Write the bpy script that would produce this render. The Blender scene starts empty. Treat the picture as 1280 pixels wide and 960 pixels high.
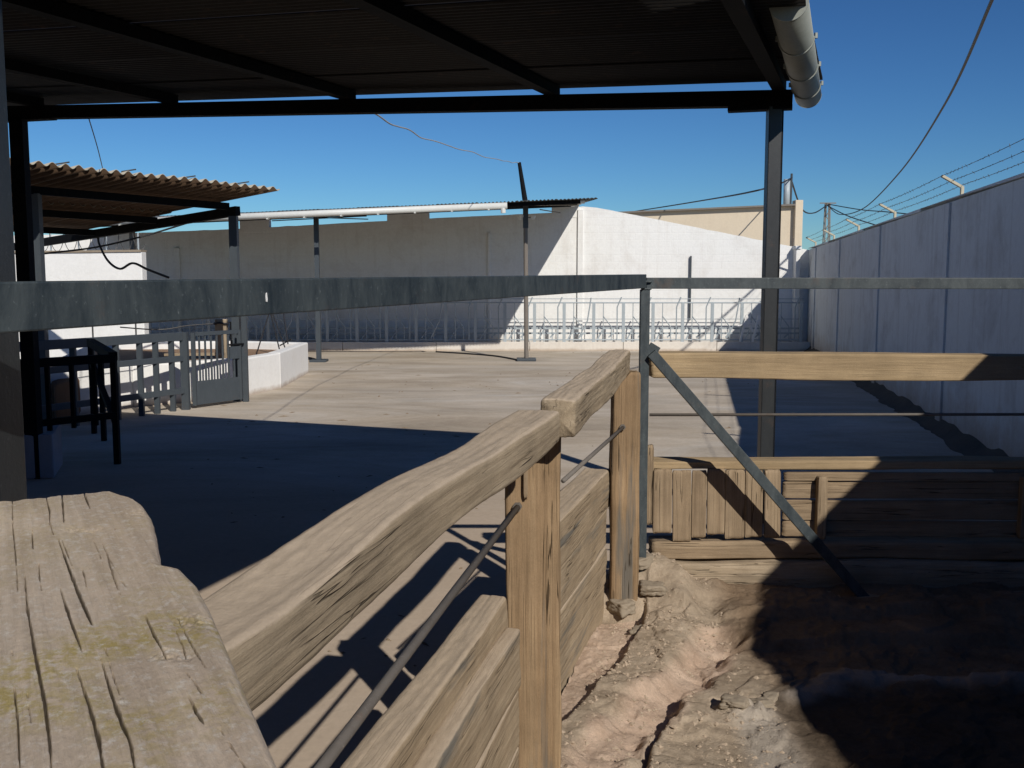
import bpy, bmesh, math, random
from mathutils import Vector, Matrix, noise
random.seed(7)
S = bpy.context.scene
COL = S.collection
# ------------------------------------------------------------------ camera, sky, sun, exposure
EYE = 2.0; F = 1244.0
PITCH = math.atan(130.0 / F)
cam = bpy.data.cameras.new('camera'); cam.sensor_width = 36.0; cam.lens = 36.0 * F / 1280.0
cam.clip_start = 0.05; cam.clip_end = 3000
camo = bpy.data.objects.new('camera', cam); COL.objects.link(camo)
camo.location = (0, 0, EYE); camo.rotation_euler = (math.radians(90) - PITCH, 0, 0)
S.camera = camo
SA, SB = 0.64, 1.3                      # shadow of a 1 m pole falls SA to the left and SB away
sund = Vector((SA, -SB, 1.0)).normalized()
el = math.asin(sund.z); az = math.atan2(sund.x, sund.y)
w = bpy.data.worlds.new('World'); S.world = w; w.use_nodes = True
nt = w.node_tree; nt.nodes.clear()
sky = nt.nodes.new('ShaderNodeTexSky'); sky.sky_type = 'NISHITA'; sky.sun_disc = False
sky.sun_elevation = el; sky.sun_rotation = az; sky.altitude = 300
sky.air_density = 1.0; sky.dust_density = 0.0; sky.ozone_density = 6.0
bg = nt.nodes.new('ShaderNodeBackground'); bg.inputs[1].default_value = 0.07
wo = nt.nodes.new('ShaderNodeOutputWorld')
def vmul(a, col):
    m = nt.nodes.new('ShaderNodeVectorMath'); m.operation = 'MULTIPLY'; nt.links.new(a, m.inputs[0]); m.inputs[1].default_value = col; return m.outputs[0]
gm = nt.nodes.new('ShaderNodeGamma'); gm.inputs[1].default_value = 1.35
nt.links.new(vmul(sky.outputs[0], (0.0523,)*3), gm.inputs[0])       # deep blue, slightly contrasty clear sky
nt.links.new(vmul(gm.outputs[0], (1.15/0.0523, 1.55/0.0523, 1.75/0.0523)), bg.inputs[0]); nt.links.new(bg.outputs[0], wo.inputs[0])
sl = bpy.data.lights.new('sun', 'SUN'); sl.energy = 5.0; sl.angle = math.radians(0.5); sl.color = (1.0, 0.94, 0.85)
so = bpy.data.objects.new('sun', sl); COL.objects.link(so)
so.rotation_euler = (-sund).to_track_quat('-Z', 'Y').to_euler(); so.location = (20, -30, 30)
S.view_settings.view_transform = 'Standard'; S.view_settings.look = 'None'
S.view_settings.exposure = -0.32; S.view_settings.gamma = 1.0
S.render.engine = 'CYCLES'

# ------------------------------------------------------------------ helpers
def V(*a): return Vector(a)
def ray(px, py):
    a = (px - 640.0) / F; b = (480.0 - py) / F
    return Vector((a, math.cos(PITCH) + b * math.sin(PITCH), -math.sin(PITCH) + b * math.cos(PITCH)))
def P(px, py, Y):                       # the point at distance Y seen at photo pixel px, py
    d = ray(px, py); return Vector((0, 0, EYE)) + d * (Y / d.y)
def G(px, py, z=0.0):                   # the point at height z
    d = ray(px, py); return Vector((0, 0, EYE)) + d * ((z - EYE) / d.z)

def link(name, me, mat=None, parent=None, M=None):
    o = bpy.data.objects.new(name, me); COL.objects.link(o)
    if mat is not None and len(me.materials) == 0: me.materials.append(mat)
    M = M if M is not None else Matrix.Identity(4)
    if parent is not None:
        o.parent = parent
        o.matrix_local = WM[parent.name].inverted() @ M
    else: o.matrix_local = M
    WM[o.name] = M.copy()
    return o
WM = {}
def tag(o, label, cat, group=None, kind=None):
    if label: o['label'] = label
    if cat: o['category'] = cat
    if group: o['group'] = group
    if kind: o['kind'] = kind
    return o
def thing(name, label, cat, loc=(0, 0, 0), group=None):
    o = bpy.data.objects.new(name, None); COL.objects.link(o); o.location = loc
    WM[o.name] = Matrix.Translation(loc); o.empty_display_size = 0.2
    return tag(o, label, cat, group)
def mesh(name, vs, fs, smooth=False):
    me = bpy.data.meshes.new(name); me.from_pydata([tuple(v) for v in vs], [], fs); me.update()
    bm = bmesh.new(); bm.from_mesh(me); bmesh.ops.recalc_face_normals(bm, faces=bm.faces); bm.to_mesh(me); bm.free()
    if smooth:
        me.polygons.foreach_set('use_smooth', [True] * len(me.polygons))
    return me
class MB:
    def __init__(s): s.v = []; s.f = []
    def add(s, vs, fs):
        n = len(s.v); s.v += [Vector(v) for v in vs]; s.f += [tuple(i + n for i in f) for f in fs]; return s
    def box(s, a, b):
        x0, y0, z0 = a; x1, y1, z1 = b
        return s.add([(x0,y0,z0),(x1,y0,z0),(x1,y1,z0),(x0,y1,z0),(x0,y0,z1),(x1,y0,z1),(x1,y1,z1),(x0,y1,z1)],
                     [(0,3,2,1),(4,5,6,7),(0,1,5,4),(1,2,6,5),(2,3,7,6),(3,0,4,7)])
    def bar(s, p0, p1, w, h, up=None):
        M, L = frame(p0, p1, up)
        c = [M @ V(x, y * w / 2, z * h / 2) for x in (0, L) for y, z in ((-1,-1),(1,-1),(1,1),(-1,1))]
        return s.add(c, [(0,1,2,3),(7,6,5,4),(0,4,5,1),(1,5,6,2),(2,6,7,3),(3,7,4,0)])
    def tube(s, pts, r, n=8):
        pts = [Vector(p) for p in pts]; rings = []
        for i, p in enumerate(pts):
            d = (pts[min(i+1, len(pts)-1)] - pts[max(i-1, 0)]).normalized()
            u = d.cross(V(0,0,1)); u = u.normalized() if u.length > 0.05 else V(1,0,0)
            u2 = d.cross(u).normalized()
            rr = r[i] if isinstance(r, (list, tuple)) else r
            rings.append([p + (u * math.cos(k*2*math.pi/n) + u2 * math.sin(k*2*math.pi/n)) * rr for k in range(n)])
        vs = [v for R in rings for v in R]; fs = []
        for i in range(len(pts)-1):
            for k in range(n):
                fs.append((i*n+k, i*n+(k+1)%n, (i+1)*n+(k+1)%n, (i+1)*n+k))
        fs.append(tuple(range(n))[::-1]); fs.append(tuple((len(pts)-1)*n+k for k in range(n)))
        return s.add(vs, fs)
    def poly(s, pts, z0, z1):           # vertical prism; pts (x,y); z1 may be a list of tops
        n = len(pts); tops = z1 if isinstance(z1, (list, tuple)) else [z1]*n
        vs = [(p[0], p[1], z0) for p in pts] + [(p[0], p[1], t) for p, t in zip(pts, tops)]
        return s.add(vs, [tuple(range(n))[::-1], tuple(range(n, 2*n))] + [(i, (i+1)%n, n+(i+1)%n, n+i) for i in range(n)])
    def slab(s, pts, d):                # polygon pts (3d) given thickness vector d
        n = len(pts); vs = [Vector(p) for p in pts] + [Vector(p)+Vector(d) for p in pts]
        return s.add(vs, [tuple(range(n))[::-1], tuple(range(n, 2*n))] + [(i, (i+1)%n, n+(i+1)%n, n+i) for i in range(n)])
    def build(s, name, mat, parent=None, smooth=False, bevel=0):
        me = mesh(name, s.v, s.f, smooth)
        o = link(name, me, mat, parent)
        if bevel:
            m = o.modifiers.new('bevel', 'BEVEL'); m.width = bevel; m.segments = 2; m.limit_method = 'ANGLE'
        return o
def frame(p0, p1, up=None):
    p0 = Vector(p0); p1 = Vector(p1); x = (p1 - p0); L = x.length; x.normalize()
    up = Vector(up) if up is not None else (V(0,0,1) if abs(x.z) < 0.9 else V(0,-1,0))
    y = up.cross(x).normalized(); z = x.cross(y).normalized()
    M = Matrix(((x.x,y.x,z.x,p0.x),(x.y,y.y,z.y,p0.y),(x.z,y.z,z.z,p0.z),(0,0,0,1)))
    return M, L
def N(x, y, z): return noise.noise(Vector((x, y, z)))
def timber_mesh(name, L, w, h, seed=0, nx=120, side=10, rnd=0.012, wob=0.006, rough=0.002, crack=0.004, mod=None, cf=22):
    # local x runs along the grain; section w (y) by h (z), centred
    r = min(rnd, w*0.3, h*0.3); prof = []
    def arc(cy, cz, a0):
        for k in range(4):
            a = math.radians(a0 + 90*k/3); prof.append((cy + r*math.cos(a), cz + r*math.sin(a), math.cos(a), math.sin(a)))
    def run(y0, z0, y1, z1, ny, nz, n):
        for k in range(1, n): prof.append((y0+(y1-y0)*k/n, z0+(z1-z0)*k/n, ny, nz))
    hw, hh = w/2, h/2
    ny_ = max(3, int(side*w/(w+h)*2)); nz_ = max(3, int(side*h/(w+h)*2))
    arc(hw-r, hh-r, 0); run(hw-r, hh, -hw+r, hh, 0, 1, ny_)
    arc(-hw+r, hh-r, 90); run(-hw, hh-r, -hw, -hh+r, -1, 0, nz_)
    arc(-hw+r, -hh+r, 180); run(-hw+r, -hh, hw-r, -hh, 0, -1, ny_)
    arc(hw-r, -hh+r, 270); run(hw, -hh+r, hw, hh-r, 1, 0, nz_)
    n = len(prof); vs = []; fs = []
    for i in range(nx+1):
        x = L*i/nx; ex = min(x, L-x)
        sy = N(x*1.1, seed*3.1, 1.7)*wob*1.5; sz = N(x*1.1, seed*3.1, 9.7)*wob
        for (y, z, ay, az_) in prof:
            d = N(x*2.3+seed, y*9, z*9+seed)*wob
            d += N(x*5+seed*2, y*70, z*70)*rough + N(x*22, y*40+seed, z*40)*rough*0.6
            if crack:
                c = abs(N(x*0.7+seed*5.3, y*45, z*45)); 
                g = N(x*0.9+seed, y*4+5, z*4)
                if c < 0.07 and g > 0.0: d -= (1-c/0.07)*crack*0.4
            if ex < 0.02: d -= (1-ex/0.02)**2*0.006
            v = V(x + N(y*25, z*25, seed)*0.006*(1 if ex == 0 else 0), y+sy+ay*d, z+sz+az_*d)
            vs.append(mod(v) if mod else v)
    for i in range(nx):
        for k in range(n):
            fs.append((i*n+k, i*n+(k+1)%n, (i+1)*n+(k+1)%n, (i+1)*n+k))
    for e, x in ((0, 0), (nx, L)):
        c = len(vs); vs.append(sum((vs[e*n+k] for k in range(n)), V(0,0,0))/n)
        for k in range(n): fs.append((c, e*n+k, e*n+(k+1)%n))
    return mesh(name, vs, fs, True)
def timber(name, p0, p1, w, h, mat, parent, up=None, **kw):
    M, L = frame(p0, p1, up); return link(name, timber_mesh(name, L, w, h, **kw), mat, parent, M)

# ------------------------------------------------------------------ materials
def mat(name, rough=0.85, spec=0.3, metal=0.0):
    m = bpy.data.materials.new(name); m.use_nodes = True; t = m.node_tree
    b = t.nodes['Principled BSDF']; b.inputs['Roughness'].default_value = rough
    b.inputs['Specular IOR Level'].default_value = spec; b.inputs['Metallic'].default_value = metal
    return m, t, b
def coords(t, scale=(1,1,1), kind='Object', rnd=True):
    tc = t.nodes.new('ShaderNodeTexCoord'); mp = t.nodes.new('ShaderNodeMapping'); mp.inputs['Scale'].default_value = scale
    t.links.new(tc.outputs[kind], mp.inputs['Vector'])
    if rnd:
        oi = t.nodes.new('ShaderNodeObjectInfo'); ml = t.nodes.new('ShaderNodeMath'); ml.operation = 'MULTIPLY'; ml.inputs[1].default_value = 37.0
        t.links.new(oi.outputs['Random'], ml.inputs[0]); t.links.new(ml.outputs[0], mp.inputs['Location'])
    return mp.outputs[0]
def noi(t, vec, scale=1.0, detail=6, rough=0.6, dist=0.0):
    n = t.nodes.new('ShaderNodeTexNoise'); n.inputs['Scale'].default_value = scale; n.inputs['Detail'].default_value = detail
    n.inputs['Roughness'].default_value = rough; n.inputs['Distortion'].default_value = dist
    t.links.new(vec, n.inputs['Vector']); return n.outputs['Fac']
def ramp(t, fac, stops, interp='LINEAR'):
    r = t.nodes.new('ShaderNodeValToRGB'); r.color_ramp.interpolation = interp; e = r.color_ramp.elements
    while len(e) < len(stops): e.new(0.5)
    for el_, (p, c) in zip(e, stops):
        el_.position = p; el_.color = (*c, 1) if len(c) == 3 else c
    t.links.new(fac, r.inputs[0]); return r.outputs[0]
def mix(t, fac, a, b, mode='MIX'):
    m = t.nodes.new('ShaderNodeMix'); m.data_type = 'RGBA'; m.blend_type = mode
    for s, v in ((m.inputs['Factor'], fac), (m.inputs['A'], a), (m.inputs['B'], b)):
        if isinstance(v, (int, float)): s.default_value = v
        elif isinstance(v, tuple): s.default_value = (*v, 1)
        else: t.links.new(v, s)
    return m.outputs['Result']
def mth(t, op, a, b=0.0):
    m = t.nodes.new('ShaderNodeMath'); m.operation = op
    for s, v in ((m.inputs[0], a), (m.inputs[1], b)):
        if isinstance(v, (int, float)): s.default_value = v
        else: t.links.new(v, s)
    return m.outputs[0]
def bump(t, b, h, dist=0.01, strength=1.0, prev=None):
    n = t.nodes.new('ShaderNodeBump'); n.inputs['Distance'].default_value = dist; n.inputs['Strength'].default_value = strength
    t.links.new(h, n.inputs['Height'])
    if prev: t.links.new(prev, n.inputs['Normal'])
    t.links.new(n.outputs[0], b.inputs['Normal']); return n.outputs[0]
def BW(v): return (v, v, v)
K0, K1 = BW(0), BW(1)

def wood(name, dark, mid, light, dust=None, lichen=False, blue=False, cracks=True, fine=1.0):
    m, t, b = mat(name, 0.9, 0.15)
    g1 = noi(t, coords(t, (0.7, 22, 22)), 1.0, 8, 0.62, 0.15)
    g2 = noi(t, coords(t, (4, 110, 110)), 1.0, 5, 0.7)
    bl = noi(t, coords(t, (1, 1, 1)), 5.0, 5, 0.6)
    c = ramp(t, g1, [(0.2, dark), (0.46, mid), (0.75, light)])
    c = mix(t, 0.4, c, ramp(t, g2, [(0.3, BW(0.6)), (0.7, BW(1.2))]), 'MULTIPLY')
    gr = noi(t, coords(t, (1, 1.6, 1.6)), 130.0, 6, 0.8)
    c = mix(t, 0.45, c, ramp(t, gr, [(0.3, BW(0.7)), (0.7, BW(1.2))]), 'MULTIPLY')
    c = mix(t, 0.6, c, ramp(t, bl, [(0.3, BW(0.7)), (0.7, BW(1.2))]), 'MULTIPLY')
    if blue:
        bf = ramp(t, noi(t, coords(t, (0.8, 9, 9)), 1.0, 4, 0.6, 0.3), [(0.56, K0), (0.66, K1)])
        c = mix(t, mth(t, 'MULTIPLY', bf, 0.75), c, (0.12, 0.125, 0.12))
    cover = None
    if dust:
        ge = t.nodes.new('ShaderNodeNewGeometry'); sx = t.nodes.new('ShaderNodeSeparateXYZ'); t.links.new(ge.outputs['Normal'], sx.inputs[0])
        dn = noi(t, coords(t, (1, 1, 1)), 14.0, 8, 0.7)
        f = ramp(t, mth(t, 'ADD', sx.outputs['Z'], mth(t, 'MULTIPLY', dn, 0.5)), [(0.7, K0), (0.95, K1)]); cover = f
        dc = ramp(t, noi(t, coords(t, (2, 6, 6)), 9.0, 10, 0.78), [(0.3, tuple(x*0.8 for x in dust)), (0.7, tuple(x*1.12 for x in dust))])
        c = mix(t, mth(t, 'MULTIPLY', f, 0.92), c, dc)
    if lichen:
        ln = noi(t, coords(t, (1, 1, 1)), 7.0, 3, 0.5); lf = noi(t, coords(t, (1, 1, 1)), 90.0, 6, 0.7)
        lx = t.nodes.new('ShaderNodeSeparateXYZ'); t.links.new(coords(t, (1,1,1), rnd=False), lx.inputs[0])
        near = ramp(t, lx.outputs['X'], [(0.70, K1), (0.95, BW(0.25))])
        f = mth(t, 'MULTIPLY', mth(t, 'MULTIPLY', ramp(t, ln, [(0.40, K0), (0.56, K1)]), ramp(t, lf, [(0.40, K0), (0.56, K1)])), near)
        c = mix(t, mth(t, 'MULTIPLY', f, 0.75), c, (0.34, 0.27, 0.06))
        ln = noi(t, coords(t, (1, 1, 1)), 6.0, 3, 0.5)
        f2 = ramp(t, noi(t, coords(t, (1.3, 1.7, 1)), 60.0, 8, 0.75), [(0.52, K0), (0.68, K1)])
        c = mix(t, mth(t, 'MULTIPLY', f2, 0.75), c, (0.62, 0.59, 0.54))
        f3 = ramp(t, noi(t, coords(t, (1.1, 2.7, 1)), 25.0, 8, 0.75), [(0.55, K0), (0.8, K1)])
        c = mix(t, mth(t, 'MULTIPLY', f3, 0.35), c, (0.16, 0.13, 0.10))
        ga = t.nodes.new('ShaderNodeAttribute'); ga.attribute_name = 'grime'
        c = mix(t, mth(t, 'MULTIPLY', ga.outputs['Fac'], 0.9), c, (0.05, 0.038, 0.028))
    h = mth(t, 'ADD', mth(t, 'MULTIPLY', g2, 0.9), mth(t, 'ADD', mth(t, 'MULTIPLY', gr, 0.45), g1))
    if dust: h = mix(t, mth(t, 'MULTIPLY', cover, 0.8), h, mth(t, 'MULTIPLY', noi(t, coords(t, (1,1,1)), 120.0, 5, 0.7), 0.6))
    if cracks:
        cn = noi(t, coords(t, (0.9, 48, 48)), 1.0, 2, 0.4, 0.0)
        cr = ramp(t, mth(t, 'ABSOLUTE', mth(t, 'SUBTRACT', cn, 0.5)), [(0.002, K0), (0.011, K1)])
        gt = ramp(t, noi(t, coords(t, (2, 11, 11)), 1.0, 2), [(0.48, K1), (0.58, K0)])
        cr = mth(t, 'MAXIMUM', cr, gt)
        if dust: cr = mth(t, 'MAXIMUM', cr, mth(t, 'MULTIPLY', cover, 0.85))
        c = mix(t, cr, tuple(x*0.38 for x in dark), c)
        h = mth(t, 'ADD', h, mth(t, 'MULTIPLY', cr, 1.6))
    t.links.new(c, b.inputs['Base Color']); bump(t, b, h, 0.0035*fine, 0.9)
    return m
M_rail = wood('weathered_rail_wood', (0.23,0.18,0.125), (0.345,0.275,0.19), (0.41,0.335,0.24), dust=(0.47,0.385,0.295))
M_post = wood('post_wood', (0.14,0.095,0.055), (0.30,0.205,0.12), (0.39,0.28,0.17), blue=True)
M_board = wood('board_wood', (0.26,0.195,0.13), (0.36,0.28,0.19), (0.42,0.335,0.235), dust=(0.44,0.355,0.265), blue=True)
M_beam = wood('yellow_beam_wood', (0.29,0.215,0.13), (0.385,0.285,0.17), (0.45,0.34,0.21), cracks=False)
M_plank = wood('plank_wood', (0.18,0.13,0.085), (0.31,0.23,0.15), (0.38,0.29,0.195), blue=False)
M_fore = wood('foreground_timber_wood', (0.38,0.305,0.235), (0.50,0.41,0.32), (0.60,0.51,0.41), lichen=True, cracks=False)

def metal(name, base, light, rust=0.3, rough=0.5, streak=0.5):
    m, t, b = mat(name, rough, 0.5)
    n1 = noi(t, coords(t, (1,1,1)), 6, 8, 0.7); n2 = noi(t, coords(t, (1,1,1)), 90, 6, 0.7)
    n3 = noi(t, coords(t, (13, 13, 5)), 1.0, 9, 0.75, 0.5)
    c = ramp(t, n3, [(0.35, base), (0.75, light)])
    c = mix(t, streak, base, c)
    c = mix(t, mth(t, 'MULTIPLY', ramp(t, n2, [(0.6, K0), (0.78, K1)]), 0.55), c, tuple(min(1, x*2.2+0.05) for x in light))
    c = mix(t, mth(t, 'MULTIPLY', ramp(t, n1, [(0.58, K0), (0.72, K1)]), rust), c, (0.13, 0.07, 0.04))
    t.links.new(c, b.inputs['Base Color']); bump(t, b, mth(t, 'ADD', n2, n3), 0.001, 0.6)
    if rough > 0.8: b.inputs['Specular IOR Level'].default_value = 0.12
    return m
M_rail_steel = metal('weathered_blue_steel', (0.018,0.028,0.036), (0.10,0.12,0.125), 0.35, 0.55, 0.8)
M_dark_steel = metal('black_steel', (0.006,0.007,0.009), (0.015,0.016,0.018), 0.2, 0.85)
M_grey_steel = metal('blue_grey_painted_steel', (0.045,0.057,0.068), (0.075,0.09,0.105), 0.15, 0.55)
M_col_steel = metal('dark_column_steel', (0.018,0.021,0.024), (0.04,0.045,0.05), 0.25, 0.45)
M_galv = metal('galvanised_steel', (0.34,0.39,0.42), (0.46,0.51,0.54), 0.05, 0.45)
M_pole = metal('brown_grey_pole_steel', (0.16,0.14,0.12), (0.24,0.22,0.19), 0.3, 0.6)
M_rod = metal('rusty_rebar', (0.13,0.115,0.10), (0.22,0.20,0.18), 0.6, 0.7)
M_wire = metal('wire_steel', (0.06,0.06,0.06), (0.12,0.12,0.11), 0.2, 0.6)
M_cable = metal('black_cable', (0.015,0.015,0.018), (0.03,0.03,0.03), 0, 0.6)
M_lightcable = metal('pale_cable', (0.35,0.34,0.32), (0.5,0.49,0.46), 0, 0.6)
M_gutter = metal('white_gutter', (0.62,0.63,0.60), (0.74,0.75,0.72), 0.12, 0.35, 0.6)
M_gutter_shaded = metal('shaded_grey_gutter', (0.27,0.29,0.26), (0.36,0.375,0.34), 0.15, 0.6, 0.6)  # greyer copy of the white gutter, canopy shade put into the colour
M_cream_steel = metal('cream_painted_bracket', (0.42,0.38,0.28), (0.55,0.50,0.38), 0.2, 0.6)
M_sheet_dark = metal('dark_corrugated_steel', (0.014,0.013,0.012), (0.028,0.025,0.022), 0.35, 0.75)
M_sheet_far = metal('blue_grey_corrugated_steel', (0.05,0.06,0.065), (0.10,0.115,0.12), 0.15, 0.6)

def wash(name, col=(0.80,0.80,0.78), dirt=(0.42,0.36,0.30), course=True, amount=0.5, low=None, seedscale=1.0):
    m, t, b = mat(name, 0.92, 0.15)
    v = coords(t, (1,1,1), rnd=False)
    n1 = noi(t, v, 1.1*seedscale, 9, 0.7, 0.4); n2 = noi(t, v, 14, 8, 0.7)
    n3 = noi(t, coords(t, (6, 6, 0.5), rnd=False), 1.0, 7, 0.65)
    c = mix(t, mth(t, 'MULTIPLY', ramp(t, n1, [(0.5, K0), (0.8, K1)]), amount), col, dirt)
    c = mix(t, mth(t, 'MULTIPLY', ramp(t, n3, [(0.52, K0), (0.8, K1)]), amount*0.7), c, dirt)
    c = mix(t, 0.35, c, ramp(t, n2, [(0.3, BW(0.8)), (0.7, BW(1.05))]), 'MULTIPLY')
    if low:                             # splashed mud along the foot (height above the yard, world z)
        tc = t.nodes.new('ShaderNodeNewGeometry'); sx = t.nodes.new('ShaderNodeSeparateXYZ'); t.links.new(tc.outputs['Position'], sx.inputs[0])
        hz = mth(t, 'ADD', sx.outputs['Z'], mth(t, 'MULTIPLY', mth(t, 'SUBTRACT', noi(t, v, 3.0, 6, 0.7), 0.5), low*1.6))
        f = ramp(t, mth(t, 'DIVIDE', hz, low), [(0.1, K1), (1.0, K0)])
        c = mix(t, mth(t, 'MULTIPLY', f, 0.75), c, (0.40, 0.31, 0.23))
    t.links.new(c, b.inputs['Base Color'])
    h = mth(t, 'ADD', n2, mth(t, 'MULTIPLY', n1, 2.0)); nb = bump(t, b, h, 0.006, 0.7)
    if course:
        br = t.nodes.new('ShaderNodeTexBrick'); mp = t.nodes.new('ShaderNodeMapping'); tc = t.nodes.new('ShaderNodeTexCoord')
        mp.inputs['Rotation'].default_value = (math.radians(90), 0, 0); t.links.new(tc.outputs['Object'], mp.inputs[0]); t.links.new(mp.outputs[0], br.inputs[0])
        br.inputs['Scale'].default_value = 1.0; br.inputs['Brick Width'].default_value = 0.42; br.inputs['Row Height'].default_value = 0.21
        br.inputs['Mortar Size'].default_value = 0.012; br.inputs['Mortar Smooth'].default_value = 0.6
        bump(t, b, mth(t, 'SUBTRACT', 1.0, br.outputs['Fac']), 0.004, 0.5, nb)
    return m
M_white = wash('whitewashed_blockwork', low=0.35, amount=0.35)
M_wallr = wash('whitewashed_precast', (0.66,0.69,0.70), (0.36,0.35,0.34), course=False, low=0.6, amount=0.75)
M_trough = wash('whitewashed_trough', (0.84,0.84,0.82), (0.5,0.42,0.34), course=False, low=0.1, amount=0.15)
M_cream = wash('cream_render', (0.66,0.57,0.44), (0.48,0.40,0.30), course=False, amount=0.3)
M_farwhite = wash('bright_whitewash', (0.82,0.82,0.80), (0.6,0.55,0.5), course=False, amount=0.25)
M_kerb = wash('feeder_kerb_whitewash', (0.70,0.66,0.60), (0.42,0.34,0.27), course=False, amount=0.45, low=0.08)
M_plinth = wash('blue_white_plinth', (0.35,0.38,0.44), (0.2,0.2,0.2), course=False, amount=0.4)
M_brownwall = wash('brown_render', (0.17,0.10,0.065), (0.08,0.05,0.035), course=False, amount=0.6)  # colours the unseen right wall and both added blockers
M_fibre = wash('fibre_cement', (0.41,0.38,0.31), (0.20,0.18,0.14), course=False, amount=0.7)
M_fibre_shaded = wash('shaded_fibre_cement_underside', (0.13,0.085,0.055), (0.06,0.04,0.03), course=False, amount=0.7)  # darker brown copy of the sheet colour, with the underside's shade painted in
M_stone = wash('grey_stone', (0.30,0.25,0.19), (0.17,0.14,0.10), course=False, amount=0.6, seedscale=6)

def floor_mat():
    m, t, b = mat('yard_concrete', 0.95, 0.1)
    v = coords(t, (1,1,1), rnd=False)
    band = noi(t, coords(t, (0.16, 0.42, 1), rnd=False), 1.0, 10, 0.74, 1.2)
    blot = noi(t, coords(t, (0.25, 0.5, 1), rnd=False), 1.3, 9, 0.7, 0.3)
    fine = noi(t, v, 18, 9, 0.75)
    c = ramp(t, band, [(0.26, (0.34,0.28,0.215)), (0.44, (0.445,0.38,0.30)), (0.56, (0.51,0.45,0.375)), (0.70, (0.58,0.55,0.50))])
    c = mix(t, 0.8, c, ramp(t, blot, [(0.3, BW(0.68)), (0.6, BW(1.12))]), 'MULTIPLY')
    c = mix(t, 0.5, c, ramp(t, fine, [(0.3, BW(0.78)), (0.7, BW(1.15))]), 'MULTIPLY')
    # dusty pinkish strip close to the wooden pen
    ge = t.nodes.new('ShaderNodeNewGeometry'); sx = t.nodes.new('ShaderNodeSeparateXYZ'); t.links.new(ge.outputs['Position'], sx.inputs[0])
    f = ramp(t, mth(t, 'MULTIPLY', mth(t, 'ADD', sx.outputs['Y'], mth(t, 'MULTIPLY', blot, 2.0)), 0.05), [(0.45, K1), (0.6, K0)])
    c = mix(t, mth(t, 'MULTIPLY', f, 0.75), c, mix(t, 0.5, (0.50,0.40,0.31), ramp(t, fine, [(0.3, BW(0.8)), (0.7, BW(1.1))]), 'MULTIPLY'))
    f2 = ramp(t, mth(t, 'MULTIPLY', sx.outputs['Y'], 0.05), [(1.08, K0) if False else (0.98, K0), (1.0, K1)])
    t.links.new(c, b.inputs['Base Color']); bump(t, b, mth(t, 'ADD', fine, mth(t, 'MULTIPLY', blot, 2)), 0.006, 0.6)
    return m
M_floor = floor_mat()

# ------------------------------------------------------------------ the setting: yard floor
def grid_floor():
    xs = [-400,-150,-60,-30,-15,-8,-4,0,4,8,15,30,60,150,400]; ys = [-120,-40,-10,-2,2,5,8,12,16,20,25,32,45,80,200,900]
    vs = [(x, y, 0) for y in ys for x in xs]; n = len(xs)
    fs = [(j*n+i, j*n+i+1, (j+1)*n+i+1, (j+1)*n+i) for j in range(len(ys)-1) for i in range(n-1)]
    return mesh('yard_floor', vs, fs)
fl = link('yard_floor', grid_floor(), M_floor); tag(fl, 'beige concrete yard floor streaked with mud and dried puddles', 'floor', kind='structure')

lv = []; lf_ = []
for k in range(420):
    y = 5+26*random.random()**1.3; x = random.uniform(-0.33*y, 0.27*y)
    if N(x*0.6, y*0.4, 5) < -0.1: continue
    r_ = random.uniform(0.006, 0.02)*(1 if y < 12 else 1.5); b_ = len(lv); an = random.uniform(0, 3.14); el2 = random.choice((1, 1, 3))
    for q in ((el2,0,0),(-el2,0,0),(0,0.8,0),(0,-0.8,0),(0,0,0.5)):
        lv.append((x+(q[0]*math.cos(an)-q[1]*math.sin(an))*r_, y+(q[0]*math.sin(an)+q[1]*math.cos(an))*r_, 0.002+q[2]*r_))
    lf_ += [(b_, b_+2, b_+4), (b_+2, b_+1, b_+4), (b_+1, b_+3, b_+4), (b_+3, b_, b_+4), (b_, b_+3, b_+1, b_+2)]
o = link('yard_litter', mesh('yard_litter', lv, lf_), wash('dung_crumbs', (0.26,0.20,0.14), (0.16,0.12,0.08), course=False)); tag(o, 'dry straw bits and dung crumbs scattered over the yard floor', 'litter', kind='stuff')

# earth inside the wooden pen, as a height field
def seg(px, py, pts):
    best = 9e9; bt = 0
    for i in range(len(pts)-1):
        ax, ay = pts[i]; bx, by = pts[i+1]; dx, dy = bx-ax, by-ay
        u = max(0, min(1, ((px-ax)*dx+(py-ay)*dy)/(dx*dx+dy*dy))); d = math.hypot(px-ax-u*dx, py-ay-u*dy)
        if d < best: best = d; bt = i+u; s = (dx*(py-ay)-dy*(px-ax))
    return best, bt, s
def gp(*p): return [tuple(G(x, y, 0.22)[:2]) for x, y in p]
KER = gp((832,752),(826,790),(800,835),(762,885),(722,935),(690,985))
CRK = gp((848,886),(834,902),(822,920),(810,945),(803,975))
CHN = gp((905,800),(880,826),(846,862),(812,890),(778,922),(745,965))
PAL = gp((985,872),(1060,846),(1160,848),(1285,852))
LMP = G(935, 885, 0.25)
def sm(a, b, x):
    t = max(0, min(1, (x-a)/(b-a))); return t*t*(3-2*t)
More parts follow.
